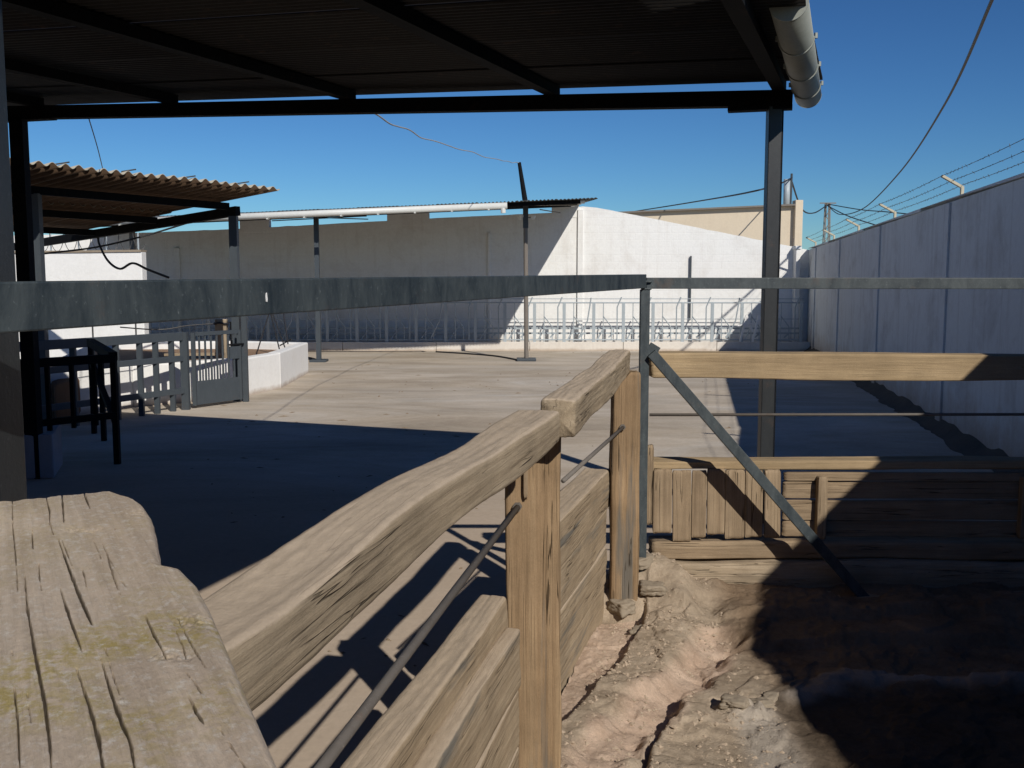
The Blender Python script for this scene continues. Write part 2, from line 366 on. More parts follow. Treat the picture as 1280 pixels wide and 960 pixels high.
def earth_z(x, y):
    z = 0.19 + 0.012*N(x*2.2, y*2.2, 0) + 0.006*N(x*7, y*7, 3)
    # cement heap round the steel corner post
    d = math.hypot((x-0.76)*0.9, (y-5.42)); a = sm(0.5, -0.03, d*(1+0.35*N(x*6, y*6, 8)))
    z += 0.27*a**1.25
    d, t_, s = seg(x, y, KER); d2 = d*(1+0.25*N(x*5, y*5, 2))
    prof = sm(0.30, 0.10, d2) if s > 0 else (1.0 if d2 < 0.085 else sm(0.105, 0.085, d2))
    if t_ < 0.6: prof *= sm(-0.2, 0.6, t_)
    z += 0.055*prof
    d, t_, s = seg(x, y, CHN); z -= 0.05*sm(0.13, 0.04, d*(1+0.5*N(x*6, y*6, 5)))
    d, t_, s = seg(x, y, CRK); dd = d + 0.012*N(x*25, y*25, 4)
    if dd < 0.02: z -= 0.05*(1-max(0, dd)/0.02)
    if s > 0: z += 0.035*sm(0.45, 0.0, d)
    dl = math.hypot((x-LMP.x)/0.13, (y-LMP.y)/0.09); k = sm(1.3, 0.3, dl)
    z += k*(0.035+0.05*abs(N(x*22, y*22, 7)))
    # shallow steps on the shaded side
    k = sm(0.95, 1.25, x)
    z += k*(0.05*sm(5.0, 5.03, y+0.03*N(x*3, 0, 1)) + 0.05*sm(4.72, 4.75, y+0.04*N(x*3, 4, 1)) - 0.03*sm(5.25, 5.28, y))
    d, t_, s = seg(x, y, PAL); z += k*0.035*sm(0.14, 0.0, d)
    z += 0.006*N(x*8, y*8, 2) + 0.004*abs(N(x*24, y*24, 6)) + 0.003*abs(N(x*60, y*60, 1)) + 0.0015*N(x*140, y*140, 1)
    q_ = N(x*2.6+3, y*2.6, 21)+0.25*N(x*11, y*11, 4)
    z += 0.012*sm(0.02, 0.035, q_) + 0.010*sm(-0.22, -0.205, q_) + 0.008*sm(0.22, 0.235, q_)
    z += 0.007*abs(N(x*17+2, y*17, 31)+0.5*N(x*40, y*40, 13))
    r = N(x*3.1, y*3.1, 11)
    z += 0.012*sm(0.1, 0.13, r)
    return z
def earth():
    nx, ny = 330, 330; x0, x1, y0, y1 = -0.9, 3.6, 2.0, 5.72; vs = []; cl = []
    for j in range(ny+1):
        y = y0+(y1-y0)*j/ny
        xl = -0.30 + (y-2.0)*0.232 + (0.02)
        for i in range(nx+1):
            u = i/nx; x = xl + (x1-xl)*(u**1.25)
            vs.append((x, y, earth_z(x, y)))
    n = nx+1
    fs = [(j*n+i, j*n+i+1, (j+1)*n+i+1, (j+1)*n+i) for j in range(ny) for i in range(nx)]
    # skirt
    return vs, fs
ev, ef = earth()
me = mesh('pen_earth', ev, ef, True)
at = me.attributes.new('zone', 'FLOAT_COLOR', 'POINT')
for i, (x, y, z) in enumerate(ev):
    dk = seg(x, y, KER)[0]; dc = seg(x, y, CHN)[0]; dp = seg(x, y, PAL)[0]
    r = sm(0.16, 0.08, dc + 0.06*N(x*5, y*5, 1)) ; r = max(r, (1 if seg(x, y, KER)[2] < 0 and y < 5.1 else 0)*sm(0.09, 0.12, dk+0.02*N(x*9, y*9, 3))*0.85)
    g = sm(4.32, 4.12, y+0.10*N(x*3, y*3, 5)+0.04*N(x*14, y*14, 5))*sm(1.0, 1.15, x+0.05*N(x*9, y*9, 2))   # darkest near ground, shade put into the colour
    b_ = sm(0.1, 0.02, dp+0.04*N(x*9, y*9, 2))*sm(1.05, 1.2, x)
    b_ = max(b_, sm(0.85, 0.95, x)*sm(4.05, 3.9, y)*sm(1.15, 1.05, x)*0.8)
    shade_mask = sm(1.0, 1.25, x+0.08*N(x*3, y*3, 9))  # shade over the right side, put into the earth colour
    shade_mask *= 1-0.45*sm(0.1, 0.02, dp+0.04*N(x*9, y*9, 2))
    at.data[i].color = (r*(1-shade_mask), g, b_, shade_mask)
def earth_mat():
    m, t, b = mat('pen_earth', 0.97, 0.1)
    a = t.nodes.new('ShaderNodeAttribute'); a.attribute_name = 'zone'; sx = t.nodes.new('ShaderNodeSeparateColor'); t.links.new(a.outputs['Color'], sx.inputs[0])
    v = coords(t, (1,1,1), rnd=False)
    n1 = noi(t, v, 5, 10, 0.72, 0.4); n2 = noi(t, v, 60, 8, 0.75); n3 = noi(t, v, 2.2, 6, 0.6)
    c = ramp(t, n1, [(0.28, (0.29,0.225,0.16)), (0.5, (0.45,0.36,0.265)), (0.72, (0.56,0.46,0.35))])
    pink = ramp(t, n1, [(0.3, (0.52,0.37,0.27)), (0.7, (0.70,0.54,0.42))])
    c = mix(t, mth(t, 'MULTIPLY', sx.outputs[0], 0.9), c, pink)
    c = mix(t, mth(t, 'MULTIPLY', sx.outputs[2], 0.7), c, (0.50,0.46,0.41))
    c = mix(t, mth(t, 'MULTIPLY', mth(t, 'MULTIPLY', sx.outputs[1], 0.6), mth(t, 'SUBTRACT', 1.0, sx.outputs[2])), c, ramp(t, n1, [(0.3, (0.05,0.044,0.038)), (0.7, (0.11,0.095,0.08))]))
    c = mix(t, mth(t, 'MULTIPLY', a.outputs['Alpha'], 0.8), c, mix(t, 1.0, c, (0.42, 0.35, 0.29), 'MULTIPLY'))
    c = mix(t, 0.55, c, ramp(t, n2, [(0.3, BW(0.65)), (0.7, BW(1.2))]), 'MULTIPLY')
    c = mix(t, 0.6, c, ramp(t, n3, [(0.35, BW(0.75)), (0.65, BW(1.15))]), 'MULTIPLY')
    n4 = noi(t, v, 220, 4, 0.7)
    t.links.new(c, b.inputs['Base Color']); bump(t, b, mth(t, 'ADD', mth(t, 'ADD', mth(t, 'MULTIPLY', n2, 1.5), n4), mth(t, 'MULTIPLY', n1, 3)), 0.006, 0.9)
    return m
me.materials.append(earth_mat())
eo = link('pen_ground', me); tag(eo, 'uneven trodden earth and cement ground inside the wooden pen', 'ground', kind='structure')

# loose flat stones at the foot of the corner post, and rubble
def rock(c, r, seed, fl=0.5):
    bm = bmesh.new(); bmesh.ops.create_icosphere(bm, subdivisions=4, radius=1)
    for v in bm.verts:
        d = 1+0.28*N(v.co.x*1.3+seed, v.co.y*1.3, v.co.z*1.3)+0.16*N(v.co.x*4, v.co.y*4+seed, v.co.z*4)+0.08*N(v.co.x*11, v.co.y*11+seed, v.co.z*11)
        mx = max(abs(v.co.x), abs(v.co.y), abs(v.co.z)); q = v.co.lerp(v.co/mx, 0.75)
        v.co = Vector((q.x*r[0]*d, q.y*r[1]*d, q.z*r[2]*d))
    me = bpy.data.meshes.new('stone'); bm.to_mesh(me); bm.free(); me.polygons.foreach_set('use_smooth', [True]*len(me.polygons))
    M = Matrix.Translation(c) @ Matrix.Rotation(seed*1.7, 4, 'Z')
    return me, M
SG = 'stones mortared at the foot of the wooden corner post'
for k, (px, py, r, lab) in enumerate([
    ((800),(748),(0.09,0.06,0.03),'flat grey stone lying on top beside the foot of the wooden corner post'),
    ((815),(760),(0.07,0.06,0.03),'small block of stone at the right edge of the pile by the corner post'),
    ((778),(765),(0.06,0.05,0.035),'rough grey lump of stone directly below the wooden corner post'),
    ((800),(785),(0.06,0.045,0.03),'lowest stone of the pile below the wooden corner post'),
    ((762),(752),(0.045,0.05,0.035),'small stone wedged between the boards and the wooden corner post')]):
    c = G(px, py, 0.24); zz = earth_z(c.x, c.y)
    mm, M = rock(V(c.x, c.y, zz+0.012), r, k*1.3+0.5)
    o = link('stone', mm, M_stone, None, M); tag(o, lab, 'stone', SG)
for k, (px, py, s_, lab) in enumerate([(918,888,0.05,'pale crumbly lump of rubble nearest the sunlit crack in the pen'),
                                      (948,878,0.055,'dark crumbly lump of rubble at the edge of the black shadow'),
                                      (963,868,0.04,'small clod of rubble half inside the shadow on the pen floor')]):
    c = G(px, py, 0.24); mm, M = rock(V(c.x, c.y, earth_z(c.x, c.y)), (s_*1.1, s_*0.8, s_*0.4), k*2.3+9)
    o = link('rubble_lump', mm, M_stone, None, M); tag(o, lab, 'rubble', 'rubble lumps on the pen floor')

gv = []; gf_ = []
for k in range(2600):
    y = random.uniform(3.3, 5.6); x = random.uniform(-0.2+(y-2)*0.232, 1.1)
    if N(x*3, y*3, 17) < -0.05 and k % 4: continue
    r_ = random.choice((0.003, 0.003, 0.004, 0.004, 0.005, 0.006, 0.009, 0.013)); b_ = len(gv); z = earth_z(x, y)
    for q in ((1,0,0),(-1,0,0),(0,1,0),(0,-1,0),(0,0,1),(0,0,-1)):
        gv.append((x+q[0]*r_*random.uniform(0.7,1.3)+random.uniform(-1,1)*r_*0.3, y+q[1]*r_*random.uniform(0.7,1.3), z+q[2]*r_*0.7+random.uniform(-1,1)*r_*0.2))
    gf_ += [(b_+a_, b_+c_, b_+d_) for a_, c_, d_ in ((0,2,4),(2,1,4),(1,3,4),(3,0,4),(2,0,5),(1,2,5),(3,1,5),(0,3,5))]
M_grit = wash('grit', (0.42,0.335,0.25), (0.28,0.21,0.15), course=False, amount=0.6, seedscale=9)
o = link('gravel', mesh('gravel', gv, gf_), M_grit); tag(o, 'loose grit and small crumbs of stone scattered over the pen ground', 'gravel', kind='stuff')

# ------------------------------------------------------------------ perimeter walls
# right-hand wall: slopes away with direction 0.2
def wx(Y):
    if Y > 9.5: return 5.12 + (Y-9.5)*0.179
    if Y > 0.75: return 5.12 - (9.5-Y)*0.252
    return 5.12 - 8.75*0.252 + (0.75-Y)*0.1
def wz(Y): return 3.06 - max(0, Y-10)*0.0095
wr = thing('perimeter_wall', 'long whitewashed wall in shade along the right side, topped with barbed wire', 'wall', (wx(12), 12, 0))
Yp = [-3.0, -0.9, 3.9, 8.65, 13.45, 18.3, 23.2, 27.6]
ys = [9.5, 15, 20, 25, 29.3]
mb = MB()
for i in range(len(ys)-1):
    a, b = ys[i], ys[i+1]
    mb.poly([(wx(a), a), (wx(a)+0.2, a), (wx(b)+0.2, b), (wx(b), b)], -0.1, [wz(a), wz(a), wz(b), wz(b)])
mb.build('wall', M_wallr, wr)
mb = MB()
for i in range(len(ys)-1):
    a, b = ys[i], ys[i+1]
    mb.poly([(wx(a)-0.025, a), (wx(a)+0.225, a), (wx(b)+0.225, b), (wx(b)-0.025, b)], wz(a)-0.0, [wz(a)+0.045, wz(a)+0.045, wz(b)+0.045, wz(b)+0.045])
mb.build('coping', M_wallr, wr)
for y in [q for q in Yp if q > 9.5]:
    mb = MB(); sx_ = 0.179 if y > 9.5 else 0.26
    mb.poly([(wx(y)-0.055, y-0.13), (wx(y)+0.01, y-0.13), (wx(y+0.26)+0.01, y+0.13), (wx(y)-0.055+0.26*sx_, y+0.13)], -0.1, wz(y)-0.012)
    mb.build('pilaster', M_wallr, wr, bevel=0.01)
nw = thing('unseen_right_wall', 'unseen near stretch of the right wall, made brown to cut bounced light', 'wall', (3.6, 4, 0))
mb = MB(); yn = [-4.0, -1.5, 1.1, 5.0, 9.495]
for i in range(4):
    a, b = yn[i], yn[i+1]
    mb.poly([(wx(a), a), (wx(a)+0.2, a), (wx(b)+0.2, b), (wx(b), b)], -0.1, [wz(a)+0.045]*2+[wz(b)+0.045]*2)
mb.build('wall', M_brownwall, nw)  # out-of-view stretch, coloured brown to cut bounce into the pen
bk = thing('added_rear_blocker', 'unseen brown wall added behind the viewer to block sky light', 'wall', (0, -2.4, 0))
MB().box((-8.1, -2.6, -0.05), (3.0, -2.4, 2.7)).build('wall', M_brownwall, bk)  # added out of view to keep low sky light off the pen
# dried mud heaped along its foot
def mud_strip():
    vs = []; fs = []; n = 7; ns = 160
    for i in range(ns+1):
        y = 5.9 + (29-5.9)*i/ns
        wdt = 0.24+0.12*N(y*0.9, 3, 1)+0.06*N(y*4, 1, 1)
        for k in range(n):
            u = k/(n-1); x = wx(y)-wdt*u
            vs.append((x, y, 0.13*(1-u)**1.7*(1+0.5*N(y*2, x*3, 0))-0.004*u+0.003))
    for i in range(ns):
        for k in range(n-1): fs.append((i*n+k, i*n+k+1, (i+1)*n+k+1, (i+1)*n+k))
    return mesh('mud', vs, fs, True)
M_mud = wash('dried_mud', (0.10,0.085,0.07), (0.05,0.04,0.035), course=False, amount=0.7)
o = link('dried_mud', mud_strip(), M_mud); tag(o, 'strip of dark dried mud along the foot of the right wall', 'mud', kind='stuff')

# barbed wire on the right wall
bw = thing('barbed_wire', 'three strands of barbed wire on bent cream brackets over the right wall', 'barbed wire', (wx(13), 13, 3.05))
ay = [8.6, 13.05, 17.3, 21.0, 24.6, 28.2]
tips = []
for y in ay:
    b0 = V(wx(y)+0.06, y, wz(y)-0.02); b1 = b0+V(0.0, 0, 0.18); b2 = b1+V(-0.29, -0.05, 0.14)
    m1 = MB(); m1.bar(b0, b1+V(0,0,0.01), 0.04, 0.04); m1.bar(b1, b2, 0.04, 0.035); m1.build('bracket', M_cream_steel, bw, bevel=0.004)
    tips.append([b2, b1*0.4+b2*0.6-V(-0.03,0,0)+V(0,0,0.0), b1+V(0.0,0,0.03)])
tips[0] = [t_ for t_ in tips[0]]
for s_ in range(3):
    mb = MB(); pts = []
    for i in range(len(tips)-1):
        a, b = tips[i][s_], tips[i+1][s_]
        for k in range(12):
            u = k/12; pts.append(a.lerp(b, u)+V(0, 0, -0.018*4*u*(1-u)))
    pts.append(tips[-1][s_]); pts = [pts[0]+V(-0.4,-3.5,0.03)]+pts
    mb.tube(pts, 0.0035, 4)
    tot = 0
    for i in range(len(pts)-1):
        a, b = pts[i], pts[i+1]; L = (b-a).length; k = 0
        nb = int(L/0.13)
        if a.y > 22: nb = int(L/0.3)
        for k in range(nb):
            p = a.lerp(b, (k+0.5)/nb); d = V(random.uniform(-1,1), random.uniform(-0.4,0.4), random.uniform(-1,1)).normalized()*0.022
            mb.bar(p-d, p+d, 0.004, 0.004)
    mb.build('strand', M_wire, bw)

# far wall, gable shaped
WY = 29.2
def fz(px, py): return P(px, py, WY)
fw = thing('far_wall', 'tall whitewashed block wall across the far end, half in slanting shade', 'wall', (0, WY, 0))
topl = [(-60,296),(177,291),(300,286),(336,284),(484,276),(536,273),(690,266),(728,258),(745,259.5),(762,262.5),(985,307),(1003,311)]
pts = []; 
for (px, py) in topl:
    q = fz(px, py); pts.append((q.x, q.z))
# fine ragged top
fine = []
for i in range(len(pts)-1):
    (x0, z0), (x1, z1) = pts[i], pts[i+1]; n = max(2, int((x1-x0)/0.25))
    for k in range(n):
        u = k/n; fine.append((x0+(x1-x0)*u, z0+(z1-z0)*u+0.018*N(x0+(x1-x0)*u*3, 1, 5)))
fine.append(pts[-1]); xr = wx(WY)+0.1; fine.append((xr, pts[-1][1]-0.05))
mb = MB()
for i in range(len(fine)-1):
    (x0, z0), (x1, z1) = fine[i], fine[i+1]
    n = len(mb.v)
    mb.v += [V(x0,WY,-0.1),V(x1,WY,-0.1),V(x1,WY+0.25,-0.1),V(x0,WY+0.25,-0.1),V(x0,WY,z0),V(x1,WY,z1),V(x1,WY+0.25,z1),V(x0,WY+0.25,z0)]
    mb.f += [(n+4,n+5,n+6,n+7),(n,n+1,n+5,n+4),(n+2,n+3,n+7,n+6)]
mb.build('wall', M_white, fw)
for (a, b, top, yb) in [(300,336,268,290),(484,536,262,282),(690,724,255,272)]:
    q0 = fz(a, yb); q1 = fz(b, top); mb = MB(); mb.box((q0.x, WY-0.012, q0.z), (q1.x, WY+0.26, q1.z)); mb.build('pier', M_white, fw)
for (a, b, top) in [(721,729,262),(958,972,296),(610,613,291),(222,225,310)]:
    q0 = fz(a, 430); q1 = fz(b, top); mb = MB(); mb.box((q0.x, WY-0.07, -0.05), (q1.x, WY+0.01, q1.z)); mb.build('pilaster', M_white, fw, bevel=0.01)
for (a, b, top) in [(861,864,320)]:
    q0 = fz(a, 400); q1 = fz(b, top); mb = MB(); mb.box((q0.x, WY-0.10, q0.z-0.0), (q1.x, WY-0.02, q1.z)); mb.build('drain_pipe', M_grey_steel, fw)
for px, py in ((862,291),(993,303)):
    q = fz(px, py+4); mb = MB(); mb.tube([q+V(0,0.1,0), q+V(0.01,0.1,0.22)], 0.012, 6); mb.build('stub_bar', M_pole, fw)
# corner pillar where the far wall meets the right wall
q0 = fz(988, 440); q1 = fz(997, 312)
mb = MB(); mb.box((q0.x, WY-0.3, -0.05), (q1.x, WY+0.01, q1.z)); mb.box((q0.x-0.03, WY-0.33, q1.z), (q1.x+0.03, WY+0.02, q1.z+0.1)); mb.build('corner_pillar', M_white, fw, bevel=0.01)

# feeder kerb and feeding barrier in front of the far wall
KY = 28.2
xk0 = P(-40, 430, KY).x; xk1 = wx(KY)
fk = thing('feeder_kerb', 'low pale kerb of the feeding trough at the foot of the far wall', 'kerb', (0, KY, 0))
n = 9
for k in range(n):
    a = xk0+(xk1-xk0)*k/n; b = xk0+(xk1-xk0)*(k+1)/n
    MB().box((a+0.006, KY, -0.05), (b-0.006, KY+0.14, 0.25+0.004*(k % 2))).build('kerb_block', M_kerb, fk, bevel=0.012)
MB().box((xk0, KY+0.142, -0.05), (xk1, WY-0.005, 0.12)).build('trough_floor', M_kerb, fk)
FY = KY+0.07
ff = thing('feeding_barrier', 'pale galvanised feeding barrier with hooked neck bars along the far wall', 'barrier', (0, FY, 0.25))
x0 = P(150, 400, FY).x; x1 = P(1004, 400, FY).x
for z_, r_, nm in ((1.36, 0.022, 'top_rail'), (1.47, 0.012, 'upper_rod'), (0.31, 0.022, 'bottom_rail'), (0.9, 0.01, 'middle_rod')):
    MB().tube([(x0, FY, z_), (x1, FY, z_)], r_, 6).build(nm, M_galv, ff)
for z_ in (0.62, 0.48):
    MB().bar((x0, FY+0.3, z_), (x1, FY+0.3, z_), 0.04, 0.05).build('trough_rail', M_galv, ff)
bay = 0.84; nb = int((x1-x0)/bay)+1
def shared(name, mb, matr):
    me = mesh(name, mb.v, mb.f); me.materials.append(matr); return me
m_post = shared('post', MB().bar((0,0,0.25),(0,0,1.37),0.085,0.05), M_galv)
m_bar = shared('bar', MB().tube([(0,0,0.25),(0,0,1.36)],0.014,5), M_galv)
m_hook = shared('neck_bar', MB().tube([(0,-0.02,0.3),(0,-0.02,1.24),(0.12,-0.02,1.52)],0.02,5), M_galv)
m_diag = shared('diagonal', MB().tube([(0.27,-0.01,0.98),(0.50,-0.01,0.68),(0.50,-0.01,0.3)],0.016,5), M_galv)
m_hook2 = shared('neck_bar', MB().tube([(-0.25,-0.02,0.35),(0.0,-0.02,0.85),(0.1,-0.02,1.50)],0.02,5), M_galv)
m_br = shared('bracket', MB().bar((0.1,0.0,0.3),(0.32,0.3,0.66),0.03,0.03).bar((0.45,0.28,0.36),(0.56,0.28,0.46),0.05,0.04), M_galv)
for k in range(nb):
    X = x0+k*bay
    for nm, mm, dx in (('post', m_post, 0), ('bar', m_bar, 0.27), ('neck_bar', m_hook if k % 5 else m_hook2, 0.66), ('diagonal', m_diag, 0), ('trough_bracket', m_br, 0)):
        if X+dx > x1: continue
        if X + 0.66 > x1 and nm in ('diagonal','trough_bracket','neck_bar'): continue
        o = link(nm, mm, None, ff, Matrix.Translation((X+dx, FY, 0)))

# pile of white frames leaning in the barrier
ft = thing('leaning_frame', 'white metal frame leaning in the feeding barrier at the right end', 'frame', tuple(P(935,430,27.9)))
for dx in (0, 0.35):
    q = P(925, 430, FY-0.12); q = V(q.x+dx, FY-0.12, 0.26)
    mb = MB(); mb.bar(q, q+V(0.18, 0.05, 0.75), 0.05, 0.04); mb.bar(q+V(0.18,0.05,0.75), q+V(0.34,0.0,0.3), 0.05, 0.04); mb.build('leg', M_farwhite, ft)
q = V(P(920,430,FY).x, FY-0.12, 0.72); MB().bar(q, q+V(0.5,0,0.06), 0.04, 0.04).build('crossbar', M_farwhite, ft)

# corrugated sheets
def corr_mesh(L, W, pitch, amp, th=0.004, nseg=8, cut=0.0, rows=1):
    # wave runs along local x (0..W), flutes along local y (0..L)
    n = int(W/pitch*nseg); vs = []; 
    for j in range(rows+1):
        for i in range(n+1):
            x = W*i/n; vs.append((x, L*j/rows, amp*math.sin(2*math.pi*x/pitch)))
    base = len(vs); vs += [(x, y, z-th) for x, y, z in vs]
    m = n+1; fs = []
    for j in range(rows):
        for i in range(n):
            a = j*m+i; fs.append((a, a+1, a+m+1, a+m)); fs.append((base+a, base+a+m, base+a+m+1, base+a+1))
    for i in range(n):
        fs.append((i, base+i, base+i+1, i+1)); a = rows*m+i; fs.append((a, a+1, base+a+1, base+a))
    for j in range(rows):
        a = j*m; fs.append((a, a+m, base+a+m, base+a)); a = j*m+n; fs.append((a, base+a, base+a+m, a+m))
    return mesh('sheet', vs, fs, True)
def plane_matrix(o, xd, yd):
    x = Vector(xd).normalized(); z = x.cross(Vector(yd)).normalized(); y = z.cross(x)
    return Matrix(((x.x,y.x,z.x,o[0]),(x.y,y.y,z.y,o[1]),(x.z,y.z,z.z,o[2]),(0,0,0,1)))

# far shed roof over the wall
fr = thing('far_shed', 'long corrugated lean-to roof with white gutter in front of the far wall', 'shed roof', (-5, 24.4, 0))
a = P(745, 249, 23.4); bq = P(0, 280.5, 23.4)
L = (a-bq).length; xd = (a-bq).normalized(); nsh = 15; ws = L/nsh
yd = V(0.04, 5.8, 0.32)
mshe = corr_mesh(5.9, ws+0.04, 0.09, 0.014, 0.01, 6)
for k in range(nsh):
    o_ = bq+xd*(ws*k)+V(0,0,0.03+0.006*(k % 2))
    link('sheet', mshe, M_sheet_far, fr, plane_matrix(o_, xd, yd))
for (Y_, dz) in ((23.6,-0.02),(24.9,0.03),(26.3,0.11),(27.8,0.19)):
    u = (Y_-23.4)/5.8; p0 = bq+yd*u+V(0,0,-0.05); p1 = a+yd*u+V(-0.35,0,-0.05)
    MB().bar(p0, p1, 0.06, 0.09).build('purlin', M_dark_steel, fr)
    MB().tube([p1, p1+xd*0.10], 0.05, 8).build('purlin_end_cap', M_gutter, fr)
rb0 = P(660, 254, 24.4); rb1 = P(722, 254, 24.4); MB().bar(rb0, rb1, 0.1, 0.11).build('beam', M_pole, fr)
g0 = P(128, 278, 23.25); g1 = P(634, 257, 23.25)
fgut = MB().tube([g0, g1], 0.075, 12).build('gutter', M_gutter, fr, smooth=True)
e = g1; MB().tube([e+V(-0.1,0,0), e+V(-0.09,0,-0.17)], 0.06, 10).build('downspout', M_gutter, fgut)
for k in range(11):
    p = g0.lerp(g1, (k+0.5)/11); MB().bar(p+V(-0.02,0,-0.08), p+V(0.02,0,-0.08), 0.19, 0.02).build('clip', M_gutter, fgut)
for px in (399, 172):
    c = G(px+2, 451); c.y = 24.4; c.x = (px-640)/F*24.5*1.0; 
    cc_ = MB().bar((c.x,24.4,0), (c.x,24.4,3.6), 0.11, 0.11).build('column', M_pole if px < 300 else M_grey_steel, fr)
    MB().box((c.x-0.2,24.2,0.0), (c.x+0.2,24.6,0.06)).build('base_plate', M_grey_steel, cc_, bevel=0.01)
for px0, px1, y0_, y1_ in ((340,460,270,274),(458,340,270,276),(675,700,262,266)):
    MB().tube([P(px0,y0_,26), P(px1,y1_,28.5)], 0.015, 5).build('brace_rod', M_wire, fr)

# pole in the yard
bp = G(658, 451)
lp = thing('lamp_pole', 'slim dark pole standing alone in the sunlit yard with small white lamps', 'pole', tuple(bp))
top = P(649, 203, bp.y); mid = P(657, 250, bp.y); m2 = P(657, 280, bp.y)
MB().tube([bp, m2], 0.055, 10).build('lower_pipe', M_pole, lp)
MB().bar(m2-V(0,0,0.1), mid, 0.13, 0.11).build('junction_box', M_grey_steel, lp)
MB().tube([mid-V(0,0,0.1), top], [0.07,0.045], 10).build('upper_pipe', M_dark_steel, lp)
MB().box((bp.x-0.24, bp.y-0.2, 0.0), (bp.x+0.24, bp.y+0.2, 0.07)).build('base_plate', M_grey_steel, lp, bevel=0.015)
for px in (651, 666):
    c = P(px, 272, bp.y-0.05); bm_ = MB(); bm_.tube([c+V(0,0,-0.05), c+V(0,0,0.05)], [0.04,0.075], 10); bm_.build('lamp', M_gutter, lp)
    MB().bar(c, V(mid.x, c.y, c.z), 0.02, 0.02).build('lamp_arm', M_grey_steel, lp)

def cable(name, lab, pts, r, m, cat='cable', jit=0.0, n=24, group=None):
    # smooth through pts (Catmull-Rom)
    pts = [Vector(p) for p in pts]; out = []
    for i in range(len(pts)-1):
        p0 = pts[max(i-1,0)]; p1 = pts[i]; p2 = pts[i+1]; p3 = pts[min(i+2,len(pts)-1)]
        for k in range(n):
            u = k/n; q = 0.5*((2*p1)+(p2-p0)*u+(2*p0-5*p1+4*p2-p3)*u*u+(3*p1-p0-3*p2+p3)*u**3)
            if jit: q = q+V(N(i*3+u*3,1,2)*jit, 0, N(i*3+u*3,7,2)*jit)
            out.append(q)
    out.append(pts[-1]); o = MB().tube(out, r, 6).build(name, m, None, True); tag(o, lab, cat, group); return o
cable('overhead_cable', 'pale kinked cable drooping from the canopy beam to the yard pole top', [P(458,137,9.0), P(520,168,13), P(580,188,18), P(628,201,23), top], 0.008, M_lightcable, jit=0.035)
cable('ground_cable', 'thin dark cable lying on the floor from the pole base to the left', [V(bp.x-0.2,bp.y,0.02), V(*G(620,446)[:2],0.02), V(*G(585,443)[:2],0.02), V(*G(545,440.5)[:2],0.02)], 0.022, M_cable)
cable('ground_cable', 'short dark cable on the floor left of the column foot', [V(*G(398,452)[:2],0.02), V(*G(388,449)[:2],0.03), V(*G(372,447)[:2],0.02)], 0.025, M_cable)

# ------------------------------------------------------------------ beyond the walls
cb = thing('cream_building', 'cream rendered building rising behind the right part of the far wall', 'building', (9, 42, 0))
BY = 42.0
q = [P(775,266,52), P(996,258,BY), P(1003,258,BY)]
q = [P(770,267,BY+1), P(996,257,BY), P(1003,257,BY)]
mb = MB(); mb.poly([(q[0].x, BY+1), (q[2].x, BY), (q[2].x+2, BY+8), (q[0].x, BY+9)], 0, [q[0].z, q[2].z, q[2].z, q[0].z]); mb.build('wall', M_cream, cb)
mb = MB(); mb.bar(V(q[0].x, BY+0.95, q[0].z+0.03), V(q[1].x, BY-0.05, q[1].z+0.03), 0.3, 0.07); mb.build('roof_edge', M_pole, cb)
c = P(999, 250, BY-0.15); mb = MB(); mb.box((c.x-0.16, BY-0.2, 0), (c.x+0.16, BY+0.3, c.z)); mb.build('corner_pier', M_cream, cb, bevel=0.02)
c = P(983, 256, BY+1); tz = P(983, 224, BY+1).z; MB().tube([c-V(0,0,0.2), V(c.x, c.y, tz)], 0.14, 10).build('flue', M_galv, cb, True)
c = P(988, 256, BY+1); tz = P(988, 217, BY+1).z; MB().tube([c-V(0,0,0.2), V(c.x+0.02, c.y, tz)], 0.05, 8).build('antenna_mast', M_grey_steel, cb)
py_ = thing('power_pylon', 'slender lattice electricity pole beyond the far corner of the right wall', 'pylon', (P(1033,300,75).x, 75, 0))
pb = P(1033, 300, 75); tp = P(1033, 254, 75)
for dx, dy in ((-0.28,-0.28),(0.28,-0.28),(0.28,0.28),(-0.28,0.28)):
    MB().bar((pb.x+dx,75+dy,0), (pb.x+dx*0.5,75+dy*0.5,tp.z), 0.07, 0.07).build('leg', M_pole, py_)
for k in range(14):
    z0_ = 1+k*(tp.z-1)/14; z1_ = 1+(k+1)*(tp.z-1)/14; s0 = 0.28*(1-0.5*z0_/tp.z)*(1 if k % 2 else -1); s1 = -0.28*(1-0.5*z1_/tp.z)*(1 if k % 2 else -1)
    MB().bar((pb.x+s0,74.75,z0_), (pb.x+s1,74.8,z1_), 0.045, 0.045).build('lattice_bar', M_pole, py_)
MB().bar((pb.x-0.6,74.9,tp.z), (pb.x+0.6,74.9,tp.z), 0.08, 0.08).build('crossarm', M_pole, py_)
PWG = 'power lines in the sky'
cable('power_line', 'thick black power line sagging from the top right of the sky to the pylon', [P(1262,-60,14), P(1240,0,16), P(1180,132,26), P(1125,215,42), P(1080,260,60), P(1050,268,68), P(1034,256,75)], [0.028]*145 if False else 0.03, M_cable, 'power line', group=PWG)
cable('power_line', 'thin power line dipping between the flue mast and the pylon', [P(989,225,43), P(1003,262,54), P(1018,266,65), P(1033,257,75)], 0.04, M_cable, 'power line', group=PWG)
cable('power_line', 'thin line from the pylon running right above the barbed wire', [P(1034,255,75), P(1075,262,70), P(1110,265,60), P(1160,270,55)], 0.035, M_cable, 'power line', group=PWG)
cable('power_line', 'second thin line crossing down to the right below the pylon top', [P(1034,257,75), P(1060,270,66), P(1100,283,58)], 0.035, M_cable, 'power line', group=PWG)
